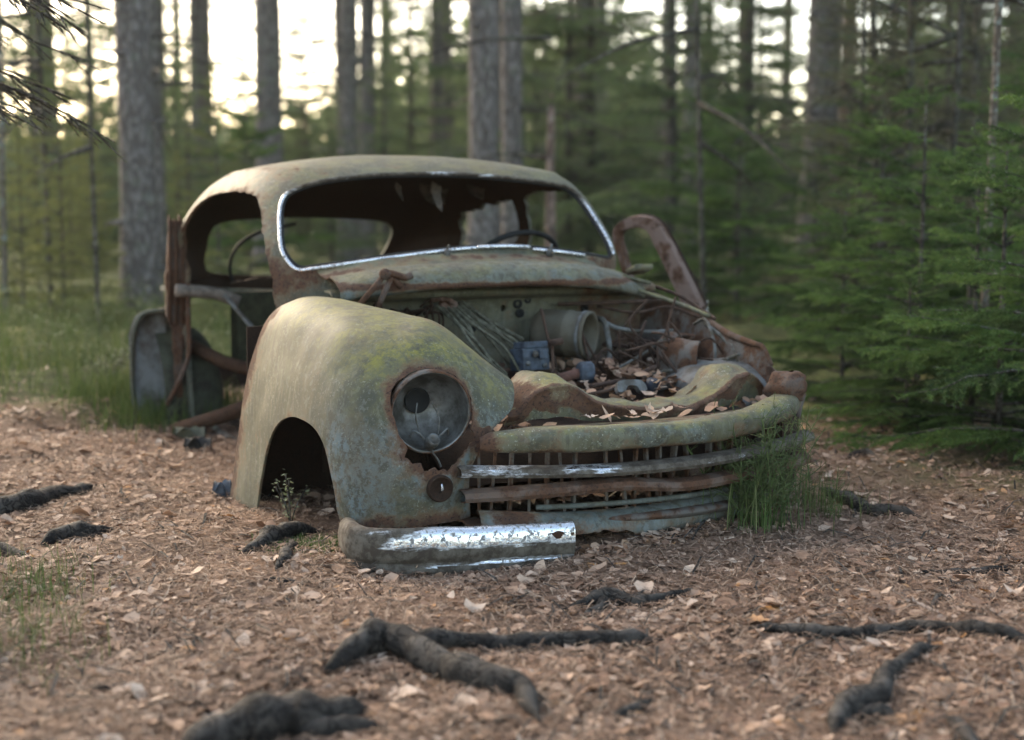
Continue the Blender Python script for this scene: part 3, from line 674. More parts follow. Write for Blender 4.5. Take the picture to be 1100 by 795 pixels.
mb = MB(); mb.lathe([(0, -.01), (.03, -.01), (.036, .0), (.036, .035), (.03, .042), (.024, .04), (.02, .03), (0, .03)], 20, (.165, .70, .373), (.95, -.25, 0)); mb.build('end_cap', M['bluebox'], o)
mb = MB(); mb.lathe([(0, .02), (.012, .018), (.018, .006), (.018, .0)], 14, (.19, .692, .373), (.95, -.25, 0)); mb.build('terminal', mat_plain('brass', (.22, .17, .11), .6), o)
for a, b in (((.085, .74, .34), (.088, .76, .475)), ((.17, .88, .37), (.145, .95, .57)), ((.285, .84, .36), (.27, .90, .52)), ((.05, .62, .33), (.06, .66, .38))):
    a, b = np.array(a), np.array(b); mb = MB(); mb.tube(cr([a, a * .5 + b * .5 + rng.normal(0, .004, 3), b], 4), .0055, 6); mb.build('stud_rod', M['wirerust'], car)
mb = MB(); mb.tube([(.075, .745, .47), (.12, .75, .475)], .012, 8); mb.build('rod_clamp', M['wirerust'], car)
mb = MB(); P = crc([(.135, .0), (.14, .03), (.165, .038), (.215, .036), (.235, .025), (.24, .0), (.215, -.002), (.205, .015), (.175, .018), (.16, .0)], 3)
o = obj('tow_bracket', prism(P, 1, 0, .02).data.copy(), car, M['grey'])
for x in [q for q in bpy.data.objects if q.name.startswith('cutter')]: bpy.data.objects.remove(x)
o.location = (.0, .40, .345); o.rotation_euler = (-.5, 0, 0)
mb = MB(); mb.lathe([(0, .03), (.02, .03), (.024, .02), (.024, 0)], 14, (.27, .42, .345), (0, -.3, 1)); mb.build('rubber_mount', mat_plain('navy_rubber', (.02, .025, .04), .6), car)

def wire(pts, r, mb): mb.tube(cr(pts, 7), r, 6)
mb = MB()   # loom hanging from the firewall
for k in range(9):
    a = np.array((-.19 + .012 * k, 1.09, .585 + .004 * (k % 3))); b = np.array((-.09 + .022 * k + rng.normal(0, .012), .86 + rng.normal(0, .05), .36))
    m1 = a + (b - a) * .25 + np.array((rng.normal(.0, .012), -.05, .0)); m2 = a + (b - a) * .6 + np.array((rng.normal(0, .02), -.05, .0))
    wire([a, m1, m2, b], .0045 + .002 * rng.random(), mb)
wire([(-.14, 1.08, .58), (-.06, 1.04, .55), (.02, .98, .50), (.05, .90, .47)], .007, mb)
mb.build('cable_loom', mat_plain('loom_cloth', (.13, .125, .09), .9, 0, .6, 40, .4, (.05, .045, .03)), car)
mb = MB(); mb.lathe([(0, 0), (.02, .0), (.024, .01), (.02, .03), (0, .035)], 10, (-.165, 1.09, .575), (.2, -1, .3)); wire([(-.2, 1.1, .60), (-.17, 1.05, .605), (-.13, 1.06, .585), (-.16, 1.07, .56)], .009, mb); mb.build('loom_clip', M['rustpink'], car)
mb = MB()
for k in range(14):  # tangle to the left
    a = np.array((-.42 + .016 * k, 1.1, .53 + .05 * rng.random())); wire([a, a + rng.normal(0, .03, 3) + (0, -.04, .02), a + rng.normal(0, .03, 3) + (.03, -.06, -.04), a + (.03, -.03, -.14)], .004, mb)
mb.box((-.33, 1.11, .56), (.17, .05, .012)); mb.box((-.36, 1.12, .48), (.1, .06, .09)); mb.box((-.22, 1.12, .46), (.06, .05, .09))
mb.build('pedal_linkage', M['rustshade'], car, True)
mb = MB()
wire([(.42, 1.05, .52), (.425, 1.0, .51), (.41, .94, .44), (.39, .90, .38)], .011, mb); wire([(.42, 1.02, .52), (.46, .97, .49), (.56, .93, .475), (.64, .88, .48)], .008, mb)
wire([(.66, .78, .51), (.655, .70, .53), (.64, .62, .45), (.62, .60, .36), (.58, .62, .36)], .006, mb); wire([(.66, .72, .52), (.68, .62, .47), (.68, .55, .42), (.62, .52, .41)], .007, mb)
wire([(.38, .66, .35), (.45, .63, .37), (.55, .58, .38), (.66, .50, .43)], .006, mb); wire([(.46, .66, .37), (.50, .58, .35), (.56, .54, .345)], .006, mb); wire([(.66, .55, .46), (.655, .50, .40), (.66, .46, .35)], .004, mb)
wire([(.35, .8, .36), (.45, .76, .42), (.5, .7, .47), (.52, .66, .40)], .005, mb)
mb.build('bay_wire', M['wire'], car)
mb = MB()
wire([(.40, .70, .355), (.39, .69, .43), (.43, .68, .46), (.48, .67, .44)], .006, mb); wire([(.5, .66, .40), (.50, .66, .48)], .006, mb); wire([(.10, .52, .35), (.25, .56, .36), (.42, .64, .385)], .008, mb)
wire([(.45, 1.1, .56), (.55, 1.0, .54), (.66, .95, .56), (.7, .8, .53)], .006, mb); wire([(.3, 1.12, .57), (.5, 1.06, .575), (.66, 1.0, .58)], .008, mb); wire([(-.0, .40, .34), (.2, .46, .35), (.3, .52, .36)], .005, mb)
wire([(.69, 1.2, .64), (.74, 1.02, .60), (.75, .86, .55), (.72, .74, .53)], .007, mb)
for k in range(34):
    a = np.array((.38 + .2 * rng.random(), .6 + .4 * rng.random(), .36 + .12 * rng.random())); wire([a, a + rng.normal(0, .05, 3), a + rng.normal(0, .08, 3)], .0042, mb)
mb.build('rusty_pipe', M['wirerust'], car)
mb = MB(); mb.tube(cr([(.58, 1.1, .625), (.63, 1.0, .60), (.68, .88, .57), (.71, .76, .538)], 4), .008, 6); mb.box((.60, 1.08, .655), (.12, .03, .012), Matrix.Rotation(.25, 4, 'Y')); mb.box((.64, 1.12, .69), (.07, .08, .02), Matrix.Rotation(-.3, 4, 'X'))
mb.build('hinge_bracket', M['lichen'], car, True)
mb = MB(); mb.tube([(-.525, .95, .595), (-.425, .955, .70)], .010, 8); mb.tube([(-.455, .95, .59), (-.405, .955, .69)], .010, 8); mb.tube(cr([(-.44, .955, .705), (-.40, .95, .70), (-.36, .95, .688), (-.335, .95, .695)], 4), .012, 8); mb.tube([(-.40, .96, .69), (-.37, .95, .655)], .011, 8); mb.lathe([(0, .02), (.018, .015), (.02, 0), (.015, -.015), (0, -.02)], 10, (-.43, .95, .70), (0, -1, 0))
mb.build('hood_hinge', M['rust'], car)

# steering wheel
sw = MB(); C0 = Vector((.40, 1.70, .685)); axw = Vector((0, .72, .70)).normalized(); e1 = Vector((1, 0, 0)); e2 = axw.cross(e1)
ringp = [C0 + .19 * (math.cos(t) * e1 + math.sin(t) * e2) for t in np.linspace(0, 2 * np.pi, 41)]
sw.tube(ringp, .011, 8, False); o = sw.build('steering_wheel', M['black'], car)
mb = MB()
for t in (-.5, math.pi + .5, math.pi / 2): mb.tube([C0 - axw * .02, C0 + .188 * (math.cos(t) * e1 + math.sin(t) * e2)], .007, 6)
mb.lathe([(0, .02), (.03, .015), (.034, 0), (.03, -.02), (0, -.03)], 14, C0, axw); mb.build('spokes', M['black'], o)
mb = MB(); mb.tube([C0, C0 - axw * .75], .018, 8); mb.build('steering_column', M['rustshade'], o)
# dashboard
net = [[(u, 1.36 + .05 * s, .70 - .16 * s) for s in np.linspace(0, 1, 4)] for u in np.linspace(-.62, .62, 8)]
o = MB().grid(surf(net, 3, 3)).build('dashboard', M['rustshade'], car); carve(o, [], .01, 0)

# open far door
def dp(d, z, o_=0.):
    a = R(28); return np.array((.80 + d * math.sin(a) + o_ * math.cos(a), 2.30 - d * math.cos(a) + o_ * math.sin(a), z))
door_pts = [(.525, .56), (.478, .70), (.450, .78), (.458, .825), (.505, .850), (.57, .858), (.628, .836), (.672, .772), (.722, .688), (.775, .596), (.835, .490)]
ctr = cr([dp(d, z) for d, z in door_pts], 6)
tt = np.gradient(ctr, axis=0); tt /= np.linalg.norm(tt, axis=1)[:, None]; nd = dp(0, 0, 1.) - dp(0, 0)
wd = np.interp(np.linspace(0, 1, len(ctr)), [0, .25, .45, .7, 1], [.014, .018, .024, .034, .040])
P = []
for p, t_, w in zip(ctr, tt, wd):
    sv = np.cross(t_, nd); sv /= np.linalg.norm(sv)
    P.append([p + sv * w * a + nd * b for a, b in ((-1, .0), (-.8, .018), (.0, .022), (.7, .016), (1, .02), (1.08, -.01), (.9, -.03), (-.2, -.035), (-1, -.03), (-1.0, .0))])
dr = MB().grid(P).build('front_door', M['rustpink'], car, True, 0, 40)
mb = MB(); ed = np.array([p + np.cross(t_, nd) * w * 1.08 + nd * .012 for p, t_, w in zip(ctr, tt, wd)]); mb.tube(ed, .007, 6); mb.build('window_channel', M['rustshade'], dr)
pl = jag([(-.02, .05), (.86, .05), (.885, .47), (.84, .50), (.52, .56), (.0, .60)], .008, 12, 4)
mbp = MB(); n = len(pl)
V = [dp(d, z, .0) for d, z in pl] + [dp(d, z, -.05) for d, z in pl]
mbp.add(V, [list(range(n)), list(range(n, 2 * n))[::-1]] + [[i, n + i, n + (i + 1) % n, (i + 1) % n] for i in range(n)])
o = mbp.build('door_skin', M['rust'], dr, False)
mb = MB(); mb.box(dp(.845, .505, .024), (.05, .012, .05), Matrix.Rotation(R(28) - math.pi / 2, 4, 'Z')); mb.build('hinge_plate', M['trim'], dr, False, .004)

# rear fender, near side
net = []
for f in np.linspace(0, 1, 7):
    v = 2.78 + .80 * f; w = math.sin(math.pi * min(1, .25 + .75 * (1 - f)) * .5) ** .5; i = .30 * f ** .9
    net.append([(-.73 + i * .6, v, .478 * w), (-.80 + i, v - .01, .474 * w), (-.862 + i, v - .015, .45 * w), (-.892 + i, v - .01, .35 * w), (-.895 + i, v, .18 * w), (-.88 + i, v + .01, -.02)])
o = MB().grid(surf(net, 5, 5)).build('rear_fender', [M['paint'], M['rustshade']], car); carve(o, [], .008, -1, 1)
rf = o
attr(o, 'rust', lambda P: .8 * np.exp(-((P[:, 2] - .48) / .04) ** 2) + .3)
net = [[(x, 2.80 + .05 * s, z) for x, z in ((-.735, .02 + .45 * s), (-.79, .02 + .455 * s), (-.86, .02 + .43 * s), (-.895, .02 + .35 * s))] for s in np.linspace(0, 1, 6)]
o = MB().grid(surf(net, 4, 4)).build('fender_liner', mat_plain('fender_liner', (.20, .205, .205), .8, 0, .5, 9, .4, (.075, .06, .048)), rf); carve(o, [], .006, 0)
mb = MB(); mb.tube(cr([(-.735, 2.775, .472), (-.80, 2.768, .474), (-.862, 2.765, .45), (-.894, 2.77, .35), (-.897, 2.78, .18), (-.882, 2.79, .0)], 6), .011, 7); mb.build('fender_lip', M['roof'], rf)
# rag of the near rear door still on its pillar
pl = jag([(-.735, .02), (-.742, .40), (-.770, .46), (-.765, .62), (-.752, .80), (-.745, .885), (-.735, .862), (-.722, .868), (-.705, .86), (-.698, .89), (-.690, .865), (-.675, .83), (-.68, .6), (-.69, .42), (-.705, .38), (-.71, .02)], .006, 40, 6, .01)
o = obj('rear_door_remnant', prism(pl, 1, 2.66, 2.685).data.copy(), car, M['rust']);
for x in [q for q in bpy.data.objects if q.name.startswith('cutter')]: bpy.data.objects.remove(x)
mb = MB()
for x in (-.755, -.728, -.70): mb.tube([(x, 2.655, .42), (x + .008, 2.65, .86)], .008, 6)
mb.build('door_rib', mat_rust('rust_mid', .8), o)
mb = MB(); mb.tube(cr([(-.688, 2.60, .60), (-.69, 2.60, .42), (-.695, 2.58, .31), (-.72, 2.6, .22), (-.78, 2.64, .08)], 5), .011, 6); mb.build('hanging_strap', M['rust'], car)

# interior
sh = jag([(-.62, 0), (-.3, .0), (0, .01), (.3, 0), (.6, 0), (.6, .06), (.35, .03), (.2, .065), (0, .04), (-.2, .07), (-.42, .045), (-.5, .075), (-.62, .05)], .012, 12, 7, .02)
o = obj('rear_shelf', prism([(x, .535 + z) for x, z in sh], 1, 2.95, 2.98).data.copy(), car, M['rustshade'])
for x in [q for q in bpy.data.objects if q.name.startswith('cutter')]: bpy.data.objects.remove(x)
mb = MB(); mb.box((-.40, 2.9, .545), (.66, .10, .022), Matrix.Rotation(.05, 4, 'Y')); mb.build('seat_board', mat_plain('grey_board', (.15, .15, .12), .9, 0, .5, 20, .5), car, False, .004)
mb = MB(); mb.tube(cr([(-.74, 2.60, .57), (-.66, 2.60, .565), (-.56, 2.58, .55), (-.48, 2.56, .515)], 4), [.028] * 13, 7); mb.build('split_plank', M['wood'], car)
mb = MB(); mb.tube([(-.56, 2.5, .555), (-.40, 2.45, .345), (-.33, 2.42, .25)], .011, 6); mb.build('brace_rod', M['grey'], car)
mb = MB(); mb.box((-.36, 2.75, .37), (.20, .08, .36), Matrix.Rotation(.15, 4, 'Z')); mb.build('seat_frame', mat_plain('mossy_panel', (.05, .052, .03), .9), car, False, .01)
mb = MB(); mb.tube([(-.80, 2.45, .0), (-.62, 2.35, .06), (-.36, 2.25, .17), (-.1, 2.1, .22)], [.03, .035, .035, .03], 6); mb.tube([(-.70, 2.75, .35), (-.55, 2.6, .26), (-.36, 2.45, .20)], [.03, .03, .03], 6)
mb.build('sill_beam', mat_rust('rust_mid2', .75), car)
net = []
for a in np.linspace(0, math.pi, 9): net.append([(x, 2.95 + .30 * math.cos(a) * q, -.02 + .42 * math.sin(a) * q) for x, q in ((-.78, 1.), (-.66, 1.), (-.56, .9), (-.50, .6), (-.48, .15))])
o = MB().grid(surf(net, 4, 4)).build('wheelhouse', mat_plain('mossy_wheelhouse', (.075, .08, .055), .9, 0, .6, 10, .4, (.03, .025, .018)), car); carve(o, [], .006, 0)
mb = MB(); mb.box((.05, 2.3, .0), (1.2, 1.9, .02)); mb.build('floor_pan', M['rustshade'], car, False)
mb = MB(); mb.tube(cr([(-.38, 3.02, .56), (-.40, 3.0, .66), (-.36, 2.98, .75), (-.26, 2.96, .81), (-.1, 2.95, .845)], 5), .008, 6); mb.build('window_rubber', M['black'], car)
felt = mat_plain('grey_felt', (.12, .10, .085), 1., 0, .5)   # torn headlining rags
for u, v, w, h in ((.10, 1.75, .05, .10), (.0, 1.9, .03, .06), (.42, 2.5, .12, .07), (.52, 2.3, .1, .05), (.25, 2.2, .08, .07)):
    net = [[(u + w * (x - .5) * (1 - .6 * s), v + .02 * math.sin(4 * s + x), 1.02 - h * s - .02 * x) for s in np.linspace(0, 1, 4)] for x in (0, .5, 1)]
    MB().grid(surf(net, 3, 3)).build('headlining_rag', felt, car)
# ------------------------------------------------------------------ surroundings
CAMP = np.array([0, 0, .91]); PIT = math.atan(172.5 / 1528)
def gpt(px, py, z=0.):
    """where the sight line through photo pixel (px, py) meets level z"""
    r = np.array([(px - 550) / 1528., math.cos(PIT) - math.sin(PIT) * (py - 397.5) / 1528., -math.sin(PIT) - math.cos(PIT) * (py - 397.5) / 1528.])
    t = (z - .91) / r[2]; return CAMP + t * r
def xat(px, Y): return (px - 550) / 1528. * Y * 1.0063
CA, SA = math.cos(PSI), math.sin(PSI)
def to_car(x, y):
    dx, dy = x - ORG[0], y - ORG[1]; return dx * CA + dy * SA, -dx * SA + dy * CA

def path_mask(x, y):
    """1 on the trodden, leaf-strewn path"""
    n = .5 * np.sin(x * 1.7 + 1.3) + .3 * np.sin(x * 4.1 + y)
    a = np.clip((6.5 + .25 * n - y) / .5, 0, 1)
    rb = np.interp(y, [2, 4.15, 5.7, 7], [1.9, 1.65, 1.35, 1.2])
    b = np.clip((rb - x + .12 * np.sin(y * 5)) / .35, 0, 1)
    u, v = to_car(x, y)
    c = np.clip(1 - np.hypot((u + .1) / 1.0, (v - 1.7) / 2.2), 0, 1) * 3
    return np.clip(np.maximum(a * (.35 + .65 * b), np.minimum(c, 1)), 0, 1)

def gz_arr(x, y):
    z = .018 * np.sin(x * 1.9 + .7) * np.cos(y * 1.3) + .012 * np.sin(x * 4.7 + y * 3.1) + .008 * np.sin(x * 9.1 - y * 7.3 + 1.)
    off = 1 - path_mask(x, y)
    z = z + off * (.05 + .05 * np.sin(x * 2.3 + y * 1.1) + .03 * np.sin(x * 5.2 - y * 3.3))
    far = np.clip((y - 14) / 40, 0, 1)
    z = z + far * (.35 * np.sin(x * .21 + 1) + .25 * np.sin(y * .17 + x * .1))
    u, v = to_car(x, y)
    bump_ = np.exp(-((u + .6) / .5) ** 2 - ((v + .12) / .12) ** 2); z = z - .022 * bump_
    near = np.clip(1.35 - np.hypot(u / 1.2, (v - 1.4) / 2.1), 0, 1)
    z = z * (1 - .6 * near) - .012 * near
    return z
def gz(x, y): return float(gz_arr(np.array([x]), np.array([y]))[0])

def axis(lo, hi, fine_lo, fine_hi, step, k):
    a = list(np.arange(fine_lo, fine_hi, step)); s = step; p = a[-1]
    while p < hi: s *= k; p += s; a.append(p)
    s = step; p = a[0]; pre = []
    while p > lo: s *= k; p -= s; pre.append(p)
    return np.array(pre[::-1] + a)
gx = axis(-120, 120, -3.2, 3.2, .03, 1.09); gy = axis(-40, 260, 1.6, 8.0, .03, 1.06)
X, Y = np.meshgrid(gx, gy); Zg = gz_arr(X.ravel(), Y.ravel())
fine = np.array([mnoise.noise(Vector((x * 22, y * 22, 0))) for x, y in zip(X.ravel(), Y.ravel())]) if False else np.sin(X.ravel() * 61 + 3 * np.sin(Y.ravel() * 23)) * np.sin(Y.ravel() * 57 + 2 * np.sin(X.ravel() * 31))
Zg = Zg + .004 * fine
V = np.column_stack([X.ravel(), Y.ravel(), Zg]); nc = len(gx); nr = len(gy)
idx = np.arange(nr * nc).reshape(nr, nc)
Q = np.stack([idx[:-1, :-1], idx[:-1, 1:], idx[1:, 1:], idx[1:, :-1]], -1).reshape(-1, 4)
t = NT('forest_floor')
pc = t.ramp(t.noise(34, 8, .75, t.coord((1, 1, 1))), [(.30, (.050, .031, .022)), (.46, (.20, .12, .078)), (.58, (.33, .215, .15)), (.72, (.48, .355, .27))])
pc = t.mix(t.math('MULTIPLY', t.step(t.noise(3, 4), .45, .65), .45), pc, (.13, .095, .075))
gc = t.ramp(t.noise(12, 7, .7), [(.3, (.028, .030, .014)), (.48, (.065, .072, .026)), (.6, (.10, .115, .038)), (.75, (.17, .155, .07))])
gc = t.mix(t.step(t.noise(1.3, 3), .54, .66), gc, (.19, .17, .065))
t.fin(t.mix(t.attr('path'), gc, pc), .95, 0, t.bump(t.noise(70, 7, .75), .9, .015), .15)
o = obj('ground', mesh_np('ground', V, [Q]), None, t.m); tag(o, 'brown forest floor of needles and leaves turning mossy green off the path', 'ground', None, 'structure')
attr(o, 'path', lambda P: path_mask(P[:, 0].astype(float), P[:, 1].astype(float)))

ROOTS = []
# ---- roots and sticks
def root(name, cat, label, strands, group=None, mat='root'):
    """strands: list of (photo pixels, radius in pixels); the first pixel sets the origin"""
    mbs = MB(); o3 = None
    for pts, rpx in strands:
        W = []; rr = []
        rpx = np.interp(np.linspace(0, 1, len(pts)), np.linspace(0, 1, np.size(rpx)), np.atleast_1d(rpx))
        for (px, py), r in zip(pts, rpx):
            g = gpt(px, py); rad = r / 1528. * g[1]; g = gpt(px, py, rad * .5)
            if o3 is None: o3 = np.array([g[0], g[1], gz(g[0], g[1])])
            rad *= 1.0; W.append([g[0], g[1], gz(g[0], g[1]) + rad * .85]); rr.append(rad)
        W = cr(W, 9); rr = cr(np.array(rr)[:, None], 9)[:, 0]
        for i in range(len(W)):
            nv = mnoise.noise_vector(Vector(W[i]) * 9.); W[i] += np.array([nv.x, nv.y, nv.z * .5]) * rr[i] * .8
            rr[i] *= 1 + .5 * mnoise.noise(Vector(W[i]) * 21 + Vector((5, 0, 0)))
        e_ = np.clip(np.minimum(np.arange(len(rr)) / 6 + .4, (len(rr) - 1 - np.arange(len(rr))) / 8 + .15), 0, 1); W[:, 2] -= (1 - e_) * rr * .7; rr *= e_
        ROOTS.append((W.copy(), rr.copy())); mbs.tube(W - o3, rr, 10)
    me = mbs.mesh(name)
    for v in me.vertices:
        w_ = v.co + Vector(o3); v.co += mnoise.noise_vector(w_ * 24) * .004 + mnoise.noise_vector(w_ * 55) * .0018
    o = obj(name, me, None, M[mat]); o.location = o3; return tag(o, label, cat, group)
root('tree_root', 'root', 'thick forked dark root crossing the path in front of the bumper, split like a Y', [([(352, 722), (385, 704), (432, 698), (488, 724), (540, 742), (566, 752), (580, 778)], [9, 16, 19, 17, 15, 13, 10]), ([(425, 698), (480, 692), (540, 688), (610, 684), (670, 680), (712, 676)], [9, 11, 11, 10, 9, 6])])
root('tree_root', 'root', 'thickest dark root bulging at the bottom edge left of the forked root', [([(190, 815), (250, 782), (305, 768), (360, 764), (395, 752)], [16, 26, 28, 18, 8]), ([(330, 778), (385, 782), (425, 786)], [16, 10, 6])])
root('tree_root', 'root', 'long thin dark root running to the right edge behind the bent root', [([(806, 668), (850, 670), (905, 675), (960, 673), (1010, 678), (1060, 686), (1115, 693)], [4, 7, 8, 8, 8, 9, 9])])
root('tree_root', 'root', 'bent dark root rising out of the leaves at lower right', [([(893, 778), (912, 752), (940, 735), (962, 712), (985, 698), (1008, 694)], [9, 13, 14, 9, 8, 6]), ([(915, 760), (945, 756), (965, 760)], [9, 8, 4])])
root('stick', 'stick', 'short thick dark stick lying alone below the right end of the forked root', [([(656, 772), (678, 758), (702, 738)], [5, 7.5, 6])])
root('tree_root', 'root', 'dark weathered root at the left edge with an upturned tip', [([(-25, 556), (15, 542), (55, 532), (85, 524), (104, 516)], [9, 11, 9, 7, 4])])
root('tree_root', 'root', 'low black knotted root at the left edge above the grass patch', [([(-20, 578), (5, 586), (38, 598)], [7, 8, 4])])
root('tree_root', 'root', 'grey fibrous root hump right of the black knotted root', [([(48, 580), (72, 570), (98, 570), (132, 564)], [6, 11, 9, 4])])
root('tree_root', 'root', 'dark gnarled root on the path to the right of the grille beside the spruces', [([(880, 526), (905, 534), (935, 545), (965, 548), (995, 556)], [4, 7, 8, 6, 3])])
root('stick', 'stick', 'thin dark stick lying flat near the right edge of the path', [([(985, 613), (1030, 609), (1075, 606), (1095, 601)], [3, 4, 4, 2])])
root('stick', 'stick', 'pale brown stick lying beside the grass patch at lower left', [([(85, 746), (125, 740), (172, 735)], [4, 5, 4])])
root('stick', 'stick', 'small black stick on bare needles in front of the wheel arch', [([(282, 627), (305, 628), (332, 629)], [2.5, 3.5, 2])])
root('tree_root', 'root', 'stubby broken root piece in the lower right corner', [([(1018, 762), (1040, 778), (1052, 800)], [6, 9, 9])])
root('stick', 'stick', 'short dark stub poking up left of the bent root', [([(842, 752), (856, 738), (874, 722)], [5, 6, 4])])
root('tree_root', 'root', 'low root knuckle showing through needles in front of the bumper end', [([(605, 646), (632, 638), (655, 633), (690, 637), (735, 632), (760, 634)], [3, 7, 10, 7, 5, 3]), ([(650, 634), (640, 645), (618, 652)], [7, 5, 3])], None, 'root')
root('tree_root', 'root', 'mossy grey root stub beside the wheel arch', [([(258, 596), (275, 588), (288, 578), (300, 574), (320, 568), (345, 566)], [4, 7, 11, 10, 8, 4]), ([(296, 618), (305, 606), (312, 592), (318, 574)], [3, 6, 6, 5])])
root('bark_piece', 'bark', 'flat dark bark piece among leaves behind the forked root', [([(625, 660), (640, 664), (655, 668)], [4, 6, 3])])
root('stick', 'stick', 'dark branch piece on the far side of the path by the spruces', [([(908, 500), (925, 497), (945, 504)], [3, 5, 3])])
root('stick', 'stick', 'twisted dark twig leaning among leaves right of the long thin root', [([(1000, 656), (1008, 640), (1022, 648)], [3, 4, 3])])
# ---- fallen leaves and needles
def rotmats(n, tilt):
    az = rng.uniform(0, 2 * np.pi, n); ta = rng.uniform(0, 2 * np.pi, n); tl = np.abs(rng.normal(0, tilt, n))
    ca, sa = np.cos(az), np.sin(az); Z0 = np.zeros(n); O1 = np.ones(n)
    Rz = np.stack([np.stack([ca, -sa, Z0], -1), np.stack([sa, ca, Z0], -1), np.stack([Z0, Z0, O1], -1)], 1)
    ux, uy = np.cos(ta), np.sin(ta); c, s = np.cos(tl), np.sin(tl)
    Rt = np.stack([np.stack([c + ux * ux * (1 - c), ux * uy * (1 - c), uy * s], -1), np.stack([ux * uy * (1 - c), c + uy * uy * (1 - c), -ux * s], -1), np.stack([-uy * s, ux * s, c], -1)], 1)
    return Rt @ Rz
LEAFT = [np.array([(-.5, 0), (-.28, .20), (-.05, .27), (.2, .20), (.5, 0), (.2, -.20), (-.05, -.27), (-.28, -.20)]),
         np.array([(-.5, 0), (-.38, .13), (-.22, .12), (-.10, .25), (.02, .17), (.18, .27), (.24, .14), (.42, .12), (.5, 0), (.42, -.12), (.24, -.14), (.18, -.27), (.02, -.17), (-.10, -.25), (-.22, -.12), (-.38, -.13)]),
         np.array([(-.5, 0), (-.35, .30), (0, .38), (.3, .22), (.5, 0), (.3, -.22), (0, -.38), (-.35, -.30)])]
def leaves(pos, size, tilt=.35):
    """curled leaves: a rim round a midrib of three points"""
    Vs, polys, base = [], {}, 0
    kind = rng.choice(3, len(pos), p=[.45, .25, .30])
    for k, T in enumerate(LEAFT):
        sel = np.where(kind == k)[0]; n = len(sel); m = len(T)
        if not n: continue
        L = np.concatenate([T, [(-.22, 0), (.08, 0), (.3, 0)]])
        cu = rng.normal(.3, .45, n)[:, None]; cl = rng.normal(.1, .5, n)[:, None]; tw = rng.normal(0, .4, n)[:, None]
        x, y = L[:, 0][None], L[:, 1][None]
        jt = 1 + rng.normal(0, .10, (n, m + 3))
        z = cu * y * y * 1.6 + cl * x * x * .8 + tw * x * y + rng.normal(0, .02, (n, m + 3))
        z -= z.min(1)[:, None] * .6
        P = np.stack([x * jt, y * jt * rng.uniform(.75, 1.15, (n, 1)), z], -1) * size[sel][:, None, None]
        P = np.einsum('nij,nkj->nki', rotmats(n, tilt), P) + pos[sel][:, None, :]
        Vs.append(P.reshape(-1, 3))
        h = m // 2; a, b, c = m, m + 1, m + 2; F = []
        rib = [0, a, b, c, h]
        up = list(range(0, h + 1)); lo = [0] + list(range(m - 1, h - 1, -1))
        def strip(side, flip):
            # fan each rim span to the nearest rib point
            for i in range(len(side) - 1):
                f = (i + .5) / (len(side) - 1); r0 = a if f < .38 else b if f < .70 else c
                q = (side[i], side[i + 1], r0)
                if len(set(q)) == 3: F.append(q[::-1] if flip else q)
            n1 = side[round(.38 * (len(side) - 1))]; n2 = side[round(.70 * (len(side) - 1))]
            for q in ((n1, b, a), (n2, c, b)): F.append(q[::-1] if flip else q)
        strip(up, True); strip(lo, False)
        F = np.array(F); polys.setdefault(3, []).append((F[None] + (base + np.arange(n) * (m + 3))[:, None, None]).reshape(-1, 3))
        base += n * (m + 3)
    return np.concatenate(Vs), [np.concatenate(v) for v in polys.values()]
def off_roots(x, y, k=1.25):
    P = np.column_stack([x, y]); keep = np.ones(len(x), bool)
    for W, rr in ROOTS:
        d = seg_dist(P, W[::2, :2]); keep &= (d > np.median(rr) * k) | (rng.random(len(x)) < .05)
    return keep
def scatter(n, y0, y1, power=1., side=.42):
    u = rng.random(n); y = (y0 ** power + u * (y1 ** power - y0 ** power)) ** (1 / power)
    x = rng.uniform(-1, 1, n) * (side * y + .25); return x, y
n = 46000; x, y = scatter(n, 2.0, 7.2, .6)
keep = rng.random(n) < (.12 + .88 * path_mask(x, y)) * (.5 + .5 * np.sin(x * 2.3 + 1.7 * np.sin(y * 2.1)) ** 2)
keep &= off_roots(x, y); x, y = x[keep], y[keep]; sz = np.clip(rng.lognormal(math.log(.0215), .5, len(x)), .012, .07)
V, F = leaves(np.column_stack([x, y, gz_arr(x, y) + rng.uniform(.001, .012, len(x))]), sz, .24)
tag(obj('leaf_litter', mesh_np('leaf_litter', V, F), None, M['leaf']), 'brown and tan fallen leaves strewn over the path around the wreck', 'leaves', None, 'stuff')
def sticks(pos, ln, wd, up=.0):
    n = len(pos); a = rng.uniform(0, 2 * np.pi, n); d = np.column_stack([np.cos(a), np.sin(a), rng.normal(0, .22, n) + up]); s = np.column_stack([-np.sin(a), np.cos(a), np.zeros(n)])
    h = ln[:, None] * .5; w_ = wd[:, None] * .5; k = np.array([0, 0, 1.])[None] * wd[:, None] * .8
    bend = np.column_stack([rng.normal(0, .1, n), rng.normal(0, .1, n), np.abs(rng.normal(0, .08, n))]) * ln[:, None]
    A = [pos - d * h - s * w_, pos - d * h + s * w_, pos + bend + s * w_ + k, pos + bend - s * w_ + k, pos + d * h + s * w_ * .6, pos + d * h - s * w_ * .6]
    V = np.stack(A, 1).reshape(-1, 3); b = np.arange(n)[:, None] * 6
    F = np.concatenate([b + np.array([[0, 3, 2, 1]]), b + np.array([[3, 5, 4, 2]])]); return V, [F]
n = 100000; x, y = scatter(n, 2.0, 6.6, .55)
keep = (rng.random(n) < .05 + .95 * path_mask(x, y)) & off_roots(x, y, .9); x, y = x[keep], y[keep]
V, F = sticks(np.column_stack([x, y, gz_arr(x, y) + rng.uniform(.003, .016, len(x))]), rng.uniform(.025, .06, len(x)), rng.uniform(.0012, .0026, len(x)))
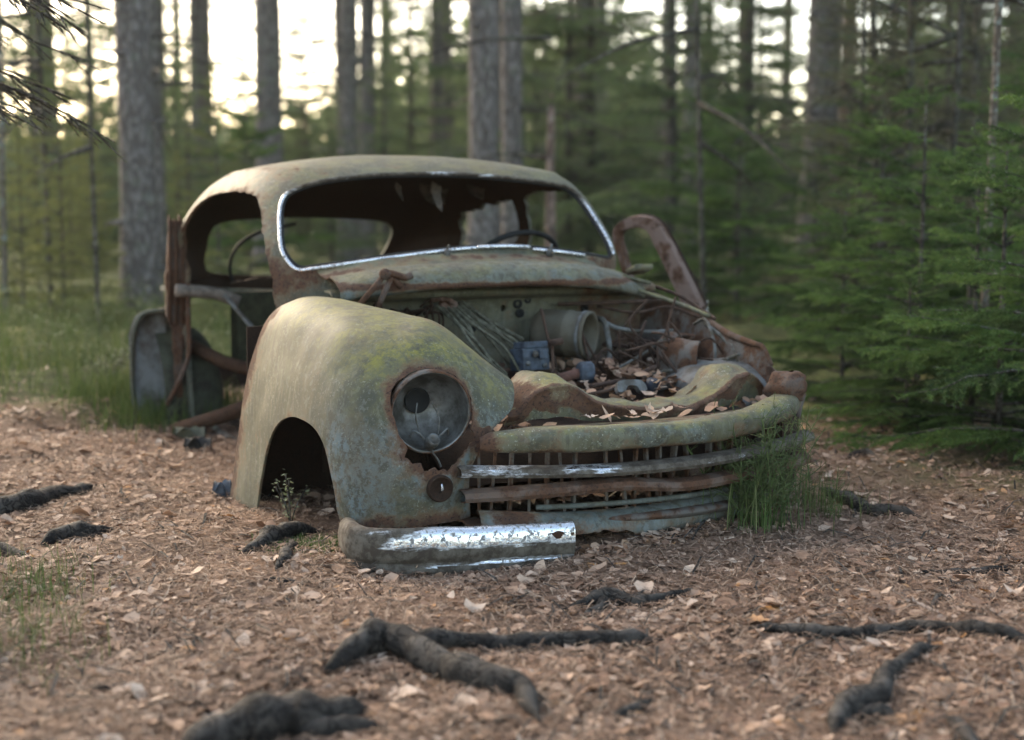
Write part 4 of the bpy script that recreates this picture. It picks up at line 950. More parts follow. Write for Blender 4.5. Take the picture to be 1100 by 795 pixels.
tag(obj('needle_litter', mesh_np('needle_litter', V, F), None, M['pineneedle']), 'reddish fallen conifer needles covering the path between the leaves', 'needles', None, 'stuff')
n = 1700; x, y = scatter(n, 2.0, 8, .6)
V, F = sticks(np.column_stack([x, y, gz_arr(x, y) + .01]), rng.uniform(.03, .17, n), rng.uniform(.003, .008, n))
tag(obj('twig_litter', mesh_np('twig_litter', V, F), None, M['root']), 'short dark dead twigs and bark bits lying among the leaves', 'twigs', None, 'stuff')
# litter banked against the bumpers
n = 300; u = rng.uniform(-.92, .55, n); v = -.135 + .30 * np.clip(u + .35, 0, 9) ** 2 + .25 * np.clip(-.6 - u, 0, 9) - np.abs(rng.normal(0, .05, n))
x = ORG[0] + u * CA - v * SA; y = ORG[1] + u * SA + v * CA
V, F = leaves(np.column_stack([x, y, gz_arr(x, y) + rng.uniform(.0, .016, n)]), rng.uniform(.018, .045, n), .5)
tag(obj('banked_leaves', mesh_np('banked_leaves', V, F), None, M['leaf']), 'dead leaves banked along the foot of the bumper', 'leaves', None, 'stuff')
# leaves blown into the engine bay
n = 560; u = rng.uniform(-.45, .66, n); v = rng.uniform(.28, 1.12, n)
P = np.column_stack([ORG[0] + u * CA - v * SA, ORG[1] + u * SA + v * CA, .27 + .08 * (v - .3) + .03 * np.sin(u * 7) + rng.uniform(0, .035, n) + np.where(u > .25, .03, 0)])
n2 = 26; u = rng.uniform(-.3, .5, n2); v = -.0 + .4 * u * u + rng.uniform(0, .1, n2)
P = np.concatenate([P, np.column_stack([ORG[0] + u * CA - v * SA, ORG[1] + u * SA + v * CA, .325 + rng.uniform(0, .01, n2)])])
n3 = 120; u = rng.uniform(-.5, .55, n3); v = -.02 + .4 * u * u + rng.uniform(.0, .14, n3)
P = np.concatenate([P, np.column_stack([ORG[0] + u * CA - v * SA, ORG[1] + u * SA + v * CA, .10 + rng.uniform(0, .02, n3)])])
V, F = leaves(P, rng.uniform(.03, .065, len(P)), .5)
tag(obj('bay_leaves', mesh_np('bay_leaves', V, F), None, M['leaf']), 'drift of dead leaves lying in the open engine bay of the wreck', 'leaves', None, 'stuff')

# sheet-metal scraps by the door gap
def scrap(name, label, cat, px, py, sx, sy, mat, rz=.4):
    g = gpt(px, py); net = [[((i - 2) / 4 * sx, (j - 2) / 4 * sy, .03 * math.sin(i * 1.3 + j) + .02) for j in range(5)] for i in range(5)]
    S = surf(net, 3, 3)
    for r in S:
        for p in r: p[2] += .01 * mnoise.noise(Vector(p) * 20 + Vector((px, 0, 0)))
    o = MB().grid(S).build(name, mat, None); carve(o, [], .006, 0); o.location = (g[0], g[1], gz(g[0], g[1])); o.rotation_euler = (0, .1, rz); tag(o, label, cat)
scrap('metal_scrap', 'black crumpled sheet scrap on the ground beside the door gap', 'scrap', 212, 478, .10, .07, M['black'])
scrap('metal_scrap', 'small dark blue scrap on the path left of the front fender', 'scrap', 238, 527, .055, .05, M['bluebox'])
scrap('metal_scrap', 'pale green flattened scrap on leaves beside the door gap', 'scrap', 203, 466, .12, .06, M['shrub'] if False else M['bay'])
root('stick', 'stick', 'pale curved rod lying on the ground inside the door gap', [([(222, 452), (238, 462), (258, 468)], [3, 3.5, 3])], None, 'lichen_bark')

# ---- plants
def tinted(name, V, F, tint, mat, parent=None, smooth=False):
    me = mesh_np(name, V, F, smooth); a = me.attributes.new('tint', 'FLOAT', 'POINT'); a.data.foreach_set('value', np.asarray(tint, np.float32))
    return obj(name, me, parent, mat)
def blades(pos, ln, wd, lean=.5, seg=3):
    n = len(pos); a = rng.uniform(0, 2 * np.pi, n); l = np.abs(rng.normal(0, lean, n)); d = np.column_stack([np.cos(a), np.sin(a), 0 * a]); s = np.column_stack([-np.sin(a), np.cos(a), 0 * a])
    rows = []
    for k in range(seg + 1):
        t = k / seg; c = pos + d * (ln * (l * t * t))[:, None] + np.array([0, 0, 1.]) * (ln * (t - .35 * l * t * t))[:, None]
        w_ = (wd * (1 - t) ** .7 * .5 + .0002)[:, None]; rows += [c - s * w_, c + s * w_]
    m = 2 * (seg + 1); V = np.stack(rows, 1).reshape(-1, 3); b = np.arange(n)[:, None] * m
    F = np.concatenate([b + np.array([[2 * k, 2 * k + 1, 2 * k + 3, 2 * k + 2]]) for k in range(seg)])
    tint = np.repeat(np.clip(rng.beta(2, 2.6, n), 0, 1), m); return V, [F], tint
def leafquads(pos, size, tint):
    n = len(pos); Rm = rotmats(n, .6); T = np.array([(-.5, 0, 0), (0, .26, .06), (.5, 0, 0), (0, -.26, .06)])
    V = (np.einsum('nij,kj->nki', Rm, T) * size[:, None, None] + pos[:, None, :]).reshape(-1, 3)
    return V, [np.arange(n)[:, None] * 4 + np.array([[0, 1, 2, 3]])], np.repeat(tint, 4)
def clumped(n, x0, x1, y0, y1, k, sd):
    c = np.column_stack([rng.uniform(x0, x1, k), rng.uniform(y0, y1, k)]); p = c[rng.integers(0, k, n)] + rng.normal(0, sd, (n, 2)); return p[:, 0], p[:, 1]
# wild grass field beyond the path (too many blades to count)
x, y = clumped(15000, -7, -1.15, 6.5, 14, 420, .22)
u, v = to_car(x, y); k = (path_mask(x, y) < .6) & ((np.abs(u) > .95) | (v > 3.7)); x, y = x[k], y[k]
V, F, T = blades(np.column_stack([x, y, gz_arr(x, y)]), rng.uniform(.08, .28, len(x)), rng.uniform(.003, .008, len(x)), .55)
tag(tinted('wild_grass', V, F, T, M['grass']), 'olive and yellowish wild grass beyond the path left of the wreck', 'grass', None, 'stuff')
x, y = clumped(16000, -6.5, 7, 6.6, 20, 380, .3); k = (path_mask(x, y) < .5); x, y = x[k], y[k]
u, v = to_car(x, y); k = (np.abs(u) > .95) | (v > 3.7) | (v < 0); x, y = x[k], y[k]
z = gz_arr(x, y) + rng.beta(1.5, 2, len(x)) * .26
V, F, T = leafquads(np.column_stack([x, y, z]), rng.uniform(.012, .035, len(x)), np.clip(rng.beta(2, 3, len(x)), 0, 1))
tag(tinted('undergrowth', V, F, T, M['shrub']), 'low green bilberry undergrowth covering the forest floor around the wreck', 'undergrowth', None, 'stuff')
x, y = clumped(30000, -5.5, -1.2, 6.45, 11.5, 170, .17); u, v = to_car(x, y); k = (path_mask(x, y) < .6) & ((np.abs(u) > .95) | (v > 3.7)); x, y = x[k], y[k]
z = gz_arr(x, y) + rng.beta(1.4, 1.6, len(x)) * (.16 + .36 * np.sin(x * 3.1 + y * 1.7) ** 2)
V, F, T = leafquads(np.column_stack([x, y, z]), rng.uniform(.012, .032, len(x)), np.clip(rng.beta(2.2, 2.6, len(x)), 0, 1))
tag(tinted('low_shrubs', V, F, T, M['shrub']), 'low leafy shrubs mixed into the wild grass left of the wreck', 'shrubs', None, 'stuff')
# patch at lower left, in front
x, y = clumped(1500, -1.45, -.84, 2.5, 3.6, 46, .06); k = x < -.30 * y - .0 + .05 * np.sin(y * 14); x, y = x[k], y[k]
V, F, T = blades(np.column_stack([x, y, gz_arr(x, y)]), rng.uniform(.02, .12, len(x)), rng.uniform(.0012, .003, len(x)), .8)
tag(tinted('grass_patch', V, F, T * .85, M['grass']), 'short blurred green grass patch at the lower left edge of the path', 'grass', None, 'stuff')
# plants round the rear door gap
def at_ground(px, py, n, sx, sy):
    g = gpt(px, py); return g[0] + rng.normal(0, sx, n), g[1] + rng.normal(0, sy, n)
px = np.concatenate([at_ground(a, b, 260, .13, .12)[0] for a, b in ((130, 442), (165, 445), (200, 438), (150, 430), (120, 432), (225, 440))])
rs = rng.bit_generator.state
pts = [at_ground(a, b, 420, .12, .12) for a, b in ((125, 445), (150, 455), (175, 450), (205, 440), (150, 435), (225, 445), (110, 438))]
x = np.concatenate([p[0] for p in pts]); y = np.concatenate([p[1] for p in pts])
V, F, T = blades(np.column_stack([x, y, gz_arr(x, y)]), rng.uniform(.04, .17, len(x)), rng.uniform(.002, .005, len(x)), .6)
tag(tinted('grass_patch', V, F, T * .8, M['grass']), 'rough green grass growing along the open side of the wreck', 'grass', None, 'stuff')
def sprig(name, label, cat, px, py, n, h, spread, leaf, tint, mat='shrub', Z0=0.):
    g = gpt(px, py); root_ = thing(name, label, cat, (g[0], g[1], gz(g[0], g[1]) + Z0)); mb = MB(); lp_ = []
    for i in range(n):
        a = rng.uniform(0, 6.28); s = rng.uniform(.3, 1) * spread; H = h * rng.uniform(.6, 1)
        c = cr([(0, 0, -.01), (math.cos(a) * s * .3, math.sin(a) * s * .3, H * .45), (math.cos(a) * s, math.sin(a) * s, H)], 5); mb.tube(c, .0016 + leaf * .03, 4)
        for q in c[3:]:
            for _ in range(3): lp_.append(q + rng.normal(0, leaf * .5, 3))
    mb.build('stem', M['bark_dark'], root_)
    lp_ = np.array(lp_); V, F, T = leafquads(lp_, rng.uniform(.7, 1.2, len(lp_)) * leaf, np.clip(rng.normal(tint, .12, len(lp_)), 0, 1)); tinted('leaves', V, F, T, M[mat], root_)
sprig('bilberry_sprig', 'thin sprig with pale small leaves standing in the dark wheel arch', 'plant', 312, 560, 5, .15, .07, .014, .95)
sprig('leafy_plant', 'pale bluish green leafy plant in front of the rear fender', 'plant', 176, 440, 14, .2, .09, .022, .95)
sprig('leafy_plant', 'pale green leafy plant at the edge of the grass left of the wreck', 'plant', 118, 428, 14, .22, .13, .022, .92)
# moss by the arch
x, y = at_ground(335, 585, 1500, .07, .06); V, F, T = blades(np.column_stack([x, y, gz_arr(x, y)]), rng.uniform(.008, .03, len(x)), rng.uniform(.002, .004, len(x)), .8, 2)
tag(tinted('moss', V, F, T * .6, M['grass_dark']), 'dark green moss cushion on the ground below the wheel arch', 'moss', None, 'stuff')
# tuft through the right end of the grille
g = gpt(815, 566); tf = thing('grass_tuft', 'tall spiky green grass tuft growing through the right end of the grille', 'grass', (g[0], g[1], gz(g[0], g[1])))
n = 80; p = np.column_stack([rng.normal(0, .05, n), rng.normal(-.02, .05, n), np.zeros(n)])
V, F, T = blades(p, rng.uniform(.08, .30, n), rng.uniform(.0016, .0034, n), .75, 4); tinted('blades', V, F, T, M['grass_dark'], tf)
mb = MB(); sg0, sg1 = [], []
for i in range(52):
    a = rng.uniform(0, 6.28); s = rng.uniform(.02, .15); H = rng.uniform(.14, .36); b0 = np.array([rng.normal(0, .05), rng.normal(0, .04), 0])
    c = cr([b0, b0 + (math.cos(a) * s * .3, math.sin(a) * s * .3, H * .5), b0 + (math.cos(a) * s, math.sin(a) * s, H)], 6); mb.tube(c, .0014, 4)
    for q in c[4:]:
        for _ in range(3): dd = rng.normal(0, 1, 3); dd[2] = abs(dd[2]); dd /= np.linalg.norm(dd); sg0.append(q); sg1.append(q + dd * rng.uniform(.02, .05))
for a, b in zip(sg0, sg1): mb.tube([a, b], .0009, 3)
mb.build('stems', mat_plain('tuft_stem', (.09, .12, .04), .8), tf)
for (px_, py_, s_) in ((880, 545, 'right of'), ):
    x, y = at_ground(px_, py_, 240, .07, .07); V, F, T = blades(np.column_stack([x, y, gz_arr(x, y)]), rng.uniform(.04, .16, len(x)), rng.uniform(.001, .0025, len(x)), .6)
    tag(tinted('grass_wisp', V, F, T, M['grass']), 'thin pale grass wisps on the path just right of the grille', 'grass', None, 'stuff')

# ---- trees
def needle_tris(P0, P1, per_m, ln, wd, tint, spread=.9):
    L = np.linalg.norm(P1 - P0, axis=1); n = np.maximum(2, (L * per_m).astype(int)); k = np.repeat(np.arange(len(L)), n)
    f = rng.random(len(k)); D = (P1 - P0) / (L[:, None] + 1e-9); d = D[k]
    p = P0[k] + (P1 - P0)[k] * f[:, None]
    r = rng.normal(0, 1, (len(k), 3)); r -= d * np.sum(r * d, 1)[:, None]; r /= np.linalg.norm(r, axis=1)[:, None] + 1e-9
    q = d * .75 + r * spread; q /= np.linalg.norm(q, axis=1)[:, None]
    s = np.cross(q, rng.normal(0, 1, (len(k), 3))); s /= np.linalg.norm(s, axis=1)[:, None] + 1e-9
    l = ln * rng.uniform(.6, 1.15, len(k))[:, None]
    V = np.stack([p - s * wd * .5, p + s * wd * .5, p + q * l], 1).reshape(-1, 3)
    F = np.arange(len(k) * 3).reshape(-1, 3)
    T = np.repeat(np.clip(tint[k] + rng.normal(0, .07, len(k)), 0, 1), 3); return V, F, T
def spruce_branch(base, az, L, elev, droop, dens, segs, mb, rad, tint0, tips=True):
    """a bough with side twigs; adds wood to mb and needle segments to segs"""
    n = 7; t = np.linspace(0, 1, n); h = np.array([math.cos(az), math.sin(az), 0])
    ax_ = np.array([base + h * L * q * math.cos(elev) + np.array([0, 0, 1]) * (L * q * math.sin(elev) - droop * L * q * q + .18 * droop * L * q ** 4) for q in t])
    ax_ += rng.normal(0, .012 * L, ax_.shape) * t[:, None]
    mb.tube(ax_, np.linspace(rad, rad * .2, n), 4, False)
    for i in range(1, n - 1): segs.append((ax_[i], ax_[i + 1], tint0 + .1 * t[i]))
    k = max(3, int(L / dens)); sd = np.array([-h[1], h[0], 0])
    for i in range(k):
        q = .12 + .86 * (i + rng.random() * .6) / k; j = min(n - 2, int(q * (n - 1))); f = q * (n - 1) - j
        p = ax_[j] * (1 - f) + ax_[j + 1] * f; d = ax_[j + 1] - ax_[j]; d /= np.linalg.norm(d)
        for s in (-1, 1):
            if rng.random() < .12: continue
            l = L * .42 * (1 - .72 * q) * rng.uniform(.6, 1.15) + .03
            e = d * rng.uniform(.55, .9) + sd * s * rng.uniform(.6, .95) + np.array([0, 0, rng.uniform(-.38, .02)]); e /= np.linalg.norm(e)
            p1 = p + e * l * .55; e2 = e + d * .25 + np.array([0, 0, -.10]); p2 = p1 + e2 / np.linalg.norm(e2) * l * .45
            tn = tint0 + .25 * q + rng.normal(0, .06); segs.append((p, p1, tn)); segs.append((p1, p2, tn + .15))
            if l > 2.2 * dens:
                for w_ in range(int(l / dens)):
                    b = p + (p1 - p) * rng.random(); e3 = e * .7 + sd * -s * rng.uniform(-.5, .9) + d * rng.uniform(0, .8) + np.array([0, 0, rng.uniform(-.4, .05)]); e3 /= np.linalg.norm(e3)
                    segs.append((b, b + e3 * l * rng.uniform(.25, .45), tn + .1))
def trunk_mesh(h, r0, seed, lean=0., n=14, twist=.02, taper=.75, flare=.5, top=None):
    rs_ = np.random.default_rng(seed); k = 18; z = np.linspace(0, 1, k) ** 1.3 * h
    ph = rs_.uniform(0, 6, 2); P = np.column_stack([lean * z + twist * h * .1 * np.sin(z / h * 4 + ph[0]) - twist * h * .1 * math.sin(ph[0]), twist * h * .1 * (np.sin(z / h * 3 + ph[1]) - math.sin(ph[1])), z - .12])
    r = r0 * (1 - taper * z / h) * (1 + flare * np.exp(-z / (r0 * 2.2)))
    mb = MB(); mb.tube(P, r, n)
    V = mb.V[0]
    for p in V:
        p[:2] += .10 * r0 * np.array([mnoise.noise(Vector((p[0] * 5, p[1] * 5, p[2] * 1.5))), mnoise.noise(Vector((p[0] * 5 + 9, p[1] * 5, p[2] * 1.5)))])
    return mb, P
def make_spruce(name, h, r0, zlo, whorl, per, Lmax, Ltop, dens, per_m, ln, wd, seed, droop=.35, bare=0., profile=1., tint=.3, mats=('bark_dark', 'needle')):
    global rng
    keep_ = rng; rng = np.random.default_rng(seed)
    mb, P = trunk_mesh(h, r0, seed, 0, 10); segs = []; z = zlo
    while z < h * .985:
        q = (z - zlo) / (h - zlo); L0 = Lmax * (1 - q) ** profile + Ltop
        for i in range(per):
            if rng.random() < bare * (1 - q): continue
            a = rng.uniform(0, 6.283); c = np.array([np.interp(z, P[:, 2], P[:, 0]), np.interp(z, P[:, 2], P[:, 1]), z + rng.uniform(-.3, .3) * whorl])
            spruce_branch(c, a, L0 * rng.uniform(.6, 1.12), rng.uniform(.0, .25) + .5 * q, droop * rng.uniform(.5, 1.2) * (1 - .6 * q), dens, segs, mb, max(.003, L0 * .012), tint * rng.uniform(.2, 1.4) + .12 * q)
        z += whorl * rng.uniform(.7, 1.3)
    segs.append((np.array([P[-1][0], P[-1][1], h - .25]), np.array([P[-1][0], P[-1][1], h]), .6))
    A = np.array([s[0] for s in segs]); B = np.array([s[1] for s in segs]); T = np.array([s[2] for s in segs])
    V, F, T = needle_tris(A, B, per_m, ln, wd, T)
    r = (mb.mesh(name + '_trunk'), V, F, T); rng = keep_; return r
class Proto:
    def __init__(s, r, mats):
        s.trunk = r[0]; s.trunk.materials.append(M[mats[0]])
        s.crown = mesh_np('crown', r[1], [r[2]], False); a = s.crown.attributes.new('tint', 'FLOAT', 'POINT'); a.data.foreach_set('value', r[3].astype(np.float32)); s.crown.materials.append(M[mats[1]])
def plant(pr, name, label, cat, x, y, s=1., rz=None, group=None, sz=None):
    rt = thing(name, label, cat, (x, y, gz(x, y) - .02), rng.uniform(0, 6.28) if rz is None else rz, group); rt.scale = (s, s, sz or s)
    for nm, me in (('trunk', pr.trunk), ('crown', pr.crown)):
        c = bpy.data.objects.new(nm, me); COL.objects.link(c); c.parent = rt
    return rt
YS = [Proto(make_spruce('young', 1.7, .018, .06, .155, 5, .78, .08, .05, 420, .021, .0044, 11 + i, .30, .10, .8, .43), ('bark_dark', 'needle')) for i in range(3)]
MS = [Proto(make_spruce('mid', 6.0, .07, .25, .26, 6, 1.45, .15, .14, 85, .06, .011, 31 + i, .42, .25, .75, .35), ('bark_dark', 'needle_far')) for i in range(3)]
BS = [Proto(make_spruce('brown', 4.5, .030, .1, .22, 6, 1.0, .12, .13, 60, .05, .007, 61 + i, .2, .15, .7, .45), ('bark_dark', 'needle_brown')) for i in range(2)]
DS = [Proto(make_spruce('drab', 4.5, .030, .1, .24, 6, 1.0, .12, .13, 110, .05, .010, 51 + i, .25, .12, .7, .5), ('bark_dark', 'needle_dry')) for i in range(2)]
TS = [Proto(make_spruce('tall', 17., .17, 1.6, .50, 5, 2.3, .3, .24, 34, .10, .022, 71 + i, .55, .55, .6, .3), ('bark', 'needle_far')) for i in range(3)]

# the young spruces on the right
for i, (px, Yd, s, sz, lab) in enumerate([
    (985, 6.3, .92, .86, 'bright green young spruce whose top shows right of the grey trunk'),
    (905, 6.9, .72, .60, 'low bright green spruce spreading beside the nose of the wreck'),
    (1075, 5.5, .92, .74, 'dense dark young spruce nearest the right edge of the path'),
    (1135, 4.9, .95, .90, 'dark spruce cut by the right edge with boughs hanging over the path'),
    (975, 5.7, .62, .42, 'small drooping spruce at the foot of the bright green one'),
    (1045, 5.9, .85, .70, 'bushy young spruce in front of the lichen stem beside the path'),
    (1040, 7.6, 1.05, .85, 'young spruce behind the thin lichen stem'),
    (940, 8.6, 1.1, .95, 'medium young spruce behind the low spreading spruce'),
    (870, 10.5, 1.1, .80, 'shaded young spruce in front of the grey trunk'),
    (790, 11.5, 1.3, 1.05, 'young spruce behind the open door frame'),
    (745, 13.5, 1.5, 1.1, 'young spruce farther back between the roof and the open door'),
    (1120, 8.2, 1.3, 1.15, 'tall young spruce at the right edge behind the dense dark one'),
    (270, 15.5, 1.2, 1.35, 'dark green young spruce above the left of the car roof')]):
    plant(YS[i % 3], 'young_spruce', lab, 'spruce', xat(px, Yd), Yd, s, None, 'young spruces on both sides of the wreck', sz)

SHADE_CROWNS = [Proto(make_spruce('high', 15., .02, 6.2, .55, 6, 2.5, .3, .24, 26, .12, .030, 81 + i, .4, .1, .6, .3), ('bark', 'needle_far')) for i in range(2)]
def bare_trunk(name, label, px, Yd, wpx, h=15., lean=0., mat='bark', seed=0, knots=8, group=None, cat='tree', twigs=0, top=None, flare=.5):
    global rng
    r0 = wpx / 2 / 1528 * Yd
    x = xat(px, Yd); rt = thing(name, label, cat, (x, Yd, gz(x, Yd)), 0, group)
    mb, P = trunk_mesh(h, r0, seed, lean, 20 if Yd < 14 else 12, .03, .55, flare)
    mb.build('trunk', M[mat], rt)
    rs_ = np.random.default_rng(seed + 5)
    if cat == 'tree' and name in ('conifer_tree', 'pine_tree') and Yd < 30:     # unseen crown far overhead, added to block the sun
        c_ = bpy.data.objects.new('crown', SHADE_CROWNS[seed % 2].crown); COL.objects.link(c_); c_.parent = rt; c_.rotation_euler = (0, 0, seed * 1.7); c_.location = (lean * 9, 0, 0)
    for i in range(10 if Yd < 30 else 0):
        z = rs_.uniform(.4, 3.6); a = rs_.uniform(3.3, 6.1); c_ = np.array([np.interp(z, P[:, 2], P[:, 0]), np.interp(z, P[:, 2], P[:, 1]), z]); d_ = np.array([math.cos(a), math.sin(a), -.15]); m2 = MB()
        m2.tube([c_ + d_ * r0 * .75, c_ + d_ * r0 * 1.02, c_ + d_ * (r0 * 1.05 + rs_.uniform(.02, .12))], np.array([.30, .16, .07]) * r0, 7); m2.build('branch_stub', M[mat], rt)
    for i in range(knots):
        z = rs_.uniform(1.2, 5.5); a = rs_.uniform(0, 6.28); b = np.array([np.interp(z, P[:, 2], P[:, 0]), np.interp(z, P[:, 2], P[:, 1]), z]); L = rs_.uniform(.15, .9) * (1 + .05 * Yd)
        d_ = np.array([math.cos(a), math.sin(a), rs_.uniform(-.35, .15)]); m2 = MB(); m2.tube(cr([b, b + d_ * L * .5, b + d_ * L + (0, 0, -.1 * L)], 4), np.linspace(.018, .004, 9) * (1 + .02 * Yd), 5)
        for q in range(5):
            f = rs_.uniform(.3, 1); e = d_ * .5 + rs_.normal(0, .5, 3); m2.tube([b + d_ * L * f, b + d_ * L * f + e * L * .3], [.006, .002], 4)
        m2.build('dead_branch', M['bark_dark'], rt)
    return rt, P
bare_trunk('conifer_tree', 'big grey scaly trunk standing left of the wreck, nearest on that side', 155, 11.6, 40, 15, .003, 'bark', 1, 9)
bare_trunk('conifer_tree', 'slim grey trunk half hidden behind the big left trunk', 172, 15.5, 24, 15, -.002, 'bark', 2, 6)
bare_trunk('conifer_tree', 'stout grey trunk above the left shoulder of the roof', 292, 20, 31, 16, .002, 'bark', 3, 8)
bare_trunk('conifer_tree', 'grey trunk of a pair above the middle of the roof, left one', 376, 23, 22, 16, .0, 'bark', 4, 6)
bare_trunk('conifer_tree', 'narrow grey trunk of a pair above the middle of the roof, right one', 396, 25, 19, 16, .004, 'bark', 5, 6)
bare_trunk('conifer_tree', 'leaning grey trunk of the twin trunks behind the car roof', 519, 12.2, 33, 15, .012, 'bark', 6, 6, None, 'tree', 0, None, .7)
bare_trunk('conifer_tree', 'upright darker trunk of the twin trunks behind the car roof', 551, 13.2, 24, 15, .0, 'bark', 7, 7)
bare_trunk('dead_snag', 'broken reddish snag ending above the right half of the roof', 592, 11.5, 16, 1.75, .0, 'bark_red', 8, 3, None, 'tree')
bare_trunk('conifer_tree', 'thick grey brown trunk with flared foot on the right of the picture', 874, 17.5, 38, 16, .0, 'bark', 9, 9, None, 'tree', 0, None, .9)
bare_trunk('pine_tree', 'reddish pine trunk right behind the thick right trunk', 902, 27, 17, 18, .0, 'bark_red', 10, 4)
bare_trunk('pine_tree', 'reddish pine trunk at the far right edge', 1096, 15, 21, 17, .0, 'bark_red', 11, 4)
bare_trunk('conifer_tree', 'dim trunk rising behind the open door frame', 738, 21, 18, 15, .006, 'bark', 12, 6)
bare_trunk('sapling', 'thin pale lichen spotted stem standing among the right spruces', 1054, 6.6, 9, 6, .002, 'lichen_bark', 13, 10, None, 'sapling')
bare_trunk('sapling', 'dark crooked sapling leaning left in the right part of the wood', 945, 9.5, 8, 7, -.06, 'bark_dark', 14, 12, None, 'sapling')
bare_trunk('sapling', 'dark straight sapling with many twigs left of the lichen stem', 1012, 9, 8, 7, .02, 'bark_dark', 15, 14, None, 'sapling')
bare_trunk('sapling', 'slender dark sapling between the thick right trunk and crooked sapling', 972, 12, 8, 7, -.01, 'bark_dark', 16, 14, None, 'sapling')
bare_trunk('sapling', 'thin grey sapling leaning over the young spruces behind the door', 757, 10, 6, 6, -.05, 'bark_dark', 17, 12, None, 'sapling')
bare_trunk('sapling', 'pale thin birch stem at the far left edge', 8, 10.5, 7, 6, .03, 'lichen_bark', 18, 8, None, 'sapling')
bare_trunk('sapling', 'thin dark sapling in the grass left of the big trunk', 108, 9.5, 5, 4, .0, 'bark_dark', 19, 12, None, 'sapling')
bare_trunk('sapling', 'forked looking dark sapling in the grass near the left edge', 58, 11.5, 7, 5, .0, 'bark_dark', 20, 12, None, 'sapling')
# hanging boughs at upper left belong to a spruce standing just outside the view
hs = thing('spruce_tree', 'spruce beyond the left edge whose dark drooping twigs hang in the upper left corner', 'tree', (-2.40, 4.7, gz(-2.40, 4.7)))
mb, P = trunk_mesh(9, .12, 91, 0, 14); mb.build('trunk', M['bark'], hs)
_k = rng; rng = np.random.default_rng(92); segs = []; mb = MB()
for i in range(16):
    spruce_branch(np.array([.05, 0, 1.30 + .06 * i]), rng.uniform(-.45, .5), rng.uniform(.75, 1.18), rng.uniform(.0, .3), rng.uniform(.2, .6), .085, segs, mb, .011, .2)
mb.build('bough', M['bark_dark'], hs)
mb = MB()
for a, b, _t in segs: mb.tube([a, b], [.0036, .002], 3, False)
mb.build('twigs', M['bark_dark'], hs)
segs = [s for s in segs if rng.random() < .38]
V, F, T = needle_tris(np.array([s[0] for s in segs]), np.array([s[1] for s in segs]), 150, .02, .003, np.array([s[2] for s in segs])); tinted('crown', V, [F], T, M['needle_dry'], hs)
rng = _k

# forest fill
frng = np.random.default_rng(5)
def fill(n, protos, name, label, cat, group, yr, pxr, sr, ok=lambda px, y: True):
    k = 0; tries = 0
    while k < n and tries < n * 40:
        tries += 1; y = frng.uniform(*yr) ; px = frng.uniform(*pxr)
        if not ok(px, y): continue
        s = frng.uniform(*sr); plant(protos[k % len(protos)], name, label, cat, xat(px, y), y, s, frng.uniform(0, 6.28), group); k += 1
fill(20, MS, 'spruce_tree', 'blurred dark green spruce in the dense wood behind the right half of the wreck', 'spruce', 'dense spruces behind the wreck', (15, 34), (430, 1180), (.8, 1.5))
fill(13, MS, 'spruce_tree', 'blurred slim spruce reaching up into the bright sky on the left', 'spruce', 'slim spruces in the bright sky', (24, 36), (-40, 400), (.95, 1.35))
fill(12, MS, 'spruce_tree', 'blurred low spruce under the bright sky left of the middle', 'spruce', 'low spruces under the bright sky', (17, 36), (-60, 420), (.35, .62))
fill(12, BS, 'drab_spruce', 'thin brownish half bare young conifer in the right hand wood', 'conifer', 'drab young conifers on the right', (9, 17), (900, 1180), (.55, 1.1))
fill(14, DS, 'drab_spruce', 'thin olive half bare young conifer in the left hand wood', 'conifer', 'drab young conifers on the left', (10, 20), (-60, 260), (.28, .5), lambda px, y: abs(px - 155) > 40)
fill(14, TS, 'tall_spruce', 'tall grey spruce with drooping boughs far back above the middle and right', 'spruce', 'tall spruces far back', (22, 45), (420, 1150), (.8, 1.2))
fill(4, TS, 'tall_spruce', 'tall thin crowned spruce standing against the bright sky on the left', 'spruce', 'tall spruces against the bright sky', (26, 48), (-40, 420), (.8, 1.15))
k = 0
for i in range(20):
    y = frng.uniform(26, 55); px = frng.uniform(-40, 1140)
    bare_trunk('conifer_tree', 'thin blurred grey trunk far back in the wood', px, y, frng.uniform(8, 15), 18, frng.uniform(-.01, .01), 'bark' if i % 4 else 'bark_red', 100 + i, 3, 'far trunks in the blurred wood')
# the wood beyond, which reads as one mass
n = 60000; px = frng.uniform(-150, 1250, n); yd = frng.uniform(48, 80, n)
top = np.interp(px, [-150, 100, 340, 420, 560, 700, 830, 1000, 1250], [4.2, 4.0, 4.6, 7, 9.5, 8, 4.6, 8, 9]) * (.75 + .35 * np.sin(px * .035 + yd * .2) ** 2)
zz = top * frng.beta(1., 1.35, n) ; P = np.column_stack([(px - 550) / 1528 * yd, yd, zz])
Rm = rotmats(n, 1.0); Tq = np.array([(-.5, 0, 0), (0, .3, .1), (.5, 0, 0), (0, -.3, .1)])
V = (np.einsum('nij,kj->nki', Rm, Tq) * frng.uniform(.35, .9, n)[:, None, None] + P[:, None, :]).reshape(-1, 3)
tag(tinted('distant_wood', V, [np.arange(n)[:, None] * 4 + np.array([[0, 1, 2, 3]])], np.repeat(frng.random(n), 4), M['needle_far']), 'distant blurred wall of conifer wood closing the view behind all trunks', 'wood', None, 'stuff')
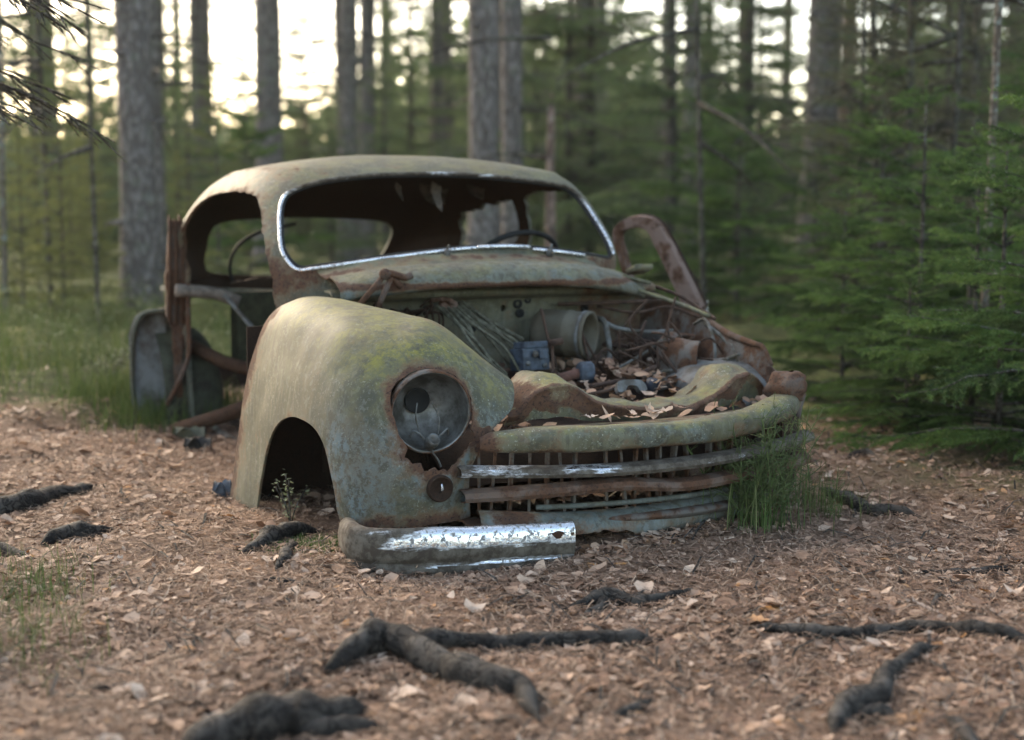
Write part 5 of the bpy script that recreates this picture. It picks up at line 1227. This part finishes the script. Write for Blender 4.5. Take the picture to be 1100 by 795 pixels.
# ---- air
hz = MB(); hz.box((0, 34, 11.5), (150, 112, 26)); ho = hz.build('haze', None, None, False)
t = bpy.data.materials.new('haze'); t.use_nodes = True; t.node_tree.nodes.clear()
vo = t.node_tree.nodes.new('ShaderNodeVolumePrincipled'); ou = t.node_tree.nodes.new('ShaderNodeOutputMaterial'); t.node_tree.links.new(vo.outputs[0], ou.inputs['Volume'])
vo.inputs['Color'].default_value = (.85, .88, .85, 1); vo.inputs['Density'].default_value = .0006; vo.inputs['Anisotropy'].default_value = .2
ho.data.materials.append(t); tag(ho, 'thin pale air between the far trees', 'haze', None, 'stuff')
# ------------------------------------------------------------------ camera
cam = bpy.data.cameras.new('camera'); cam.sensor_width = 36; cam.lens = 1528. / 1100 * 36
cam.clip_start = .05; cam.clip_end = 2000
cam.dof.use_dof = True; cam.dof.focus_distance = 3.85; cam.dof.aperture_fstop = 1.9
co = bpy.data.objects.new('camera', cam); COL.objects.link(co)
co.location = (0, 0, .91); co.rotation_euler = (R(90) - math.atan(172.5 / 1528), 0, 0)
scene.camera = co
# ------------------------------------------------------------------ light
SUN_EL, SUN_AZ = R(31), R(-33)     # azimuth from +Y, clockwise seen from above
w = bpy.data.worlds.new('World'); scene.world = w; w.use_nodes = True
nt = w.node_tree; bg = nt.nodes['Background']
sky = nt.nodes.new('ShaderNodeTexSky'); sky.sky_type = 'NISHITA'; sky.sun_disc = False
sky.sun_elevation = SUN_EL; sky.sun_rotation = SUN_AZ; sky.air_density = .8; sky.dust_density = 2.0; sky.ozone_density = .25
tw = nt.nodes.new('ShaderNodeMix'); tw.data_type = 'RGBA'; tw.blend_type = 'MULTIPLY'; tw.inputs[0].default_value = 1.; tw.inputs[7].default_value = (1.09, 1.0, .82, 1)   # warm evening air
nt.links.new(sky.outputs[0], tw.inputs[6]); nt.links.new(tw.outputs[2], bg.inputs[0]); bg.inputs[1].default_value = .12
sun = bpy.data.lights.new('sun', 'SUN'); sun.energy = .5; sun.angle = R(30); sun.color = (1, .92, .80)
so = bpy.data.objects.new('sun', sun); COL.objects.link(so)
d = Vector((math.sin(SUN_AZ) * math.cos(SUN_EL), math.cos(SUN_AZ) * math.cos(SUN_EL), math.sin(SUN_EL)))
so.rotation_euler = d.to_track_quat('Z', 'Y').to_euler(); so.location = d * 50
vs = scene.view_settings; vs.view_transform = 'Standard'; vs.look = 'None'; vs.gamma = 1; vs.exposure = 2.6; vs.use_curve_mapping = False
scene.render.engine = 'CYCLES'; scene.cycles.use_denoising = True
scene.cycles.max_bounces = 6; scene.cycles.diffuse_bounces = 3; scene.cycles.glossy_bounces = 3; scene.cycles.transparent_max_bounces = 8
scene.cycles.sample_clamp_indirect = 8
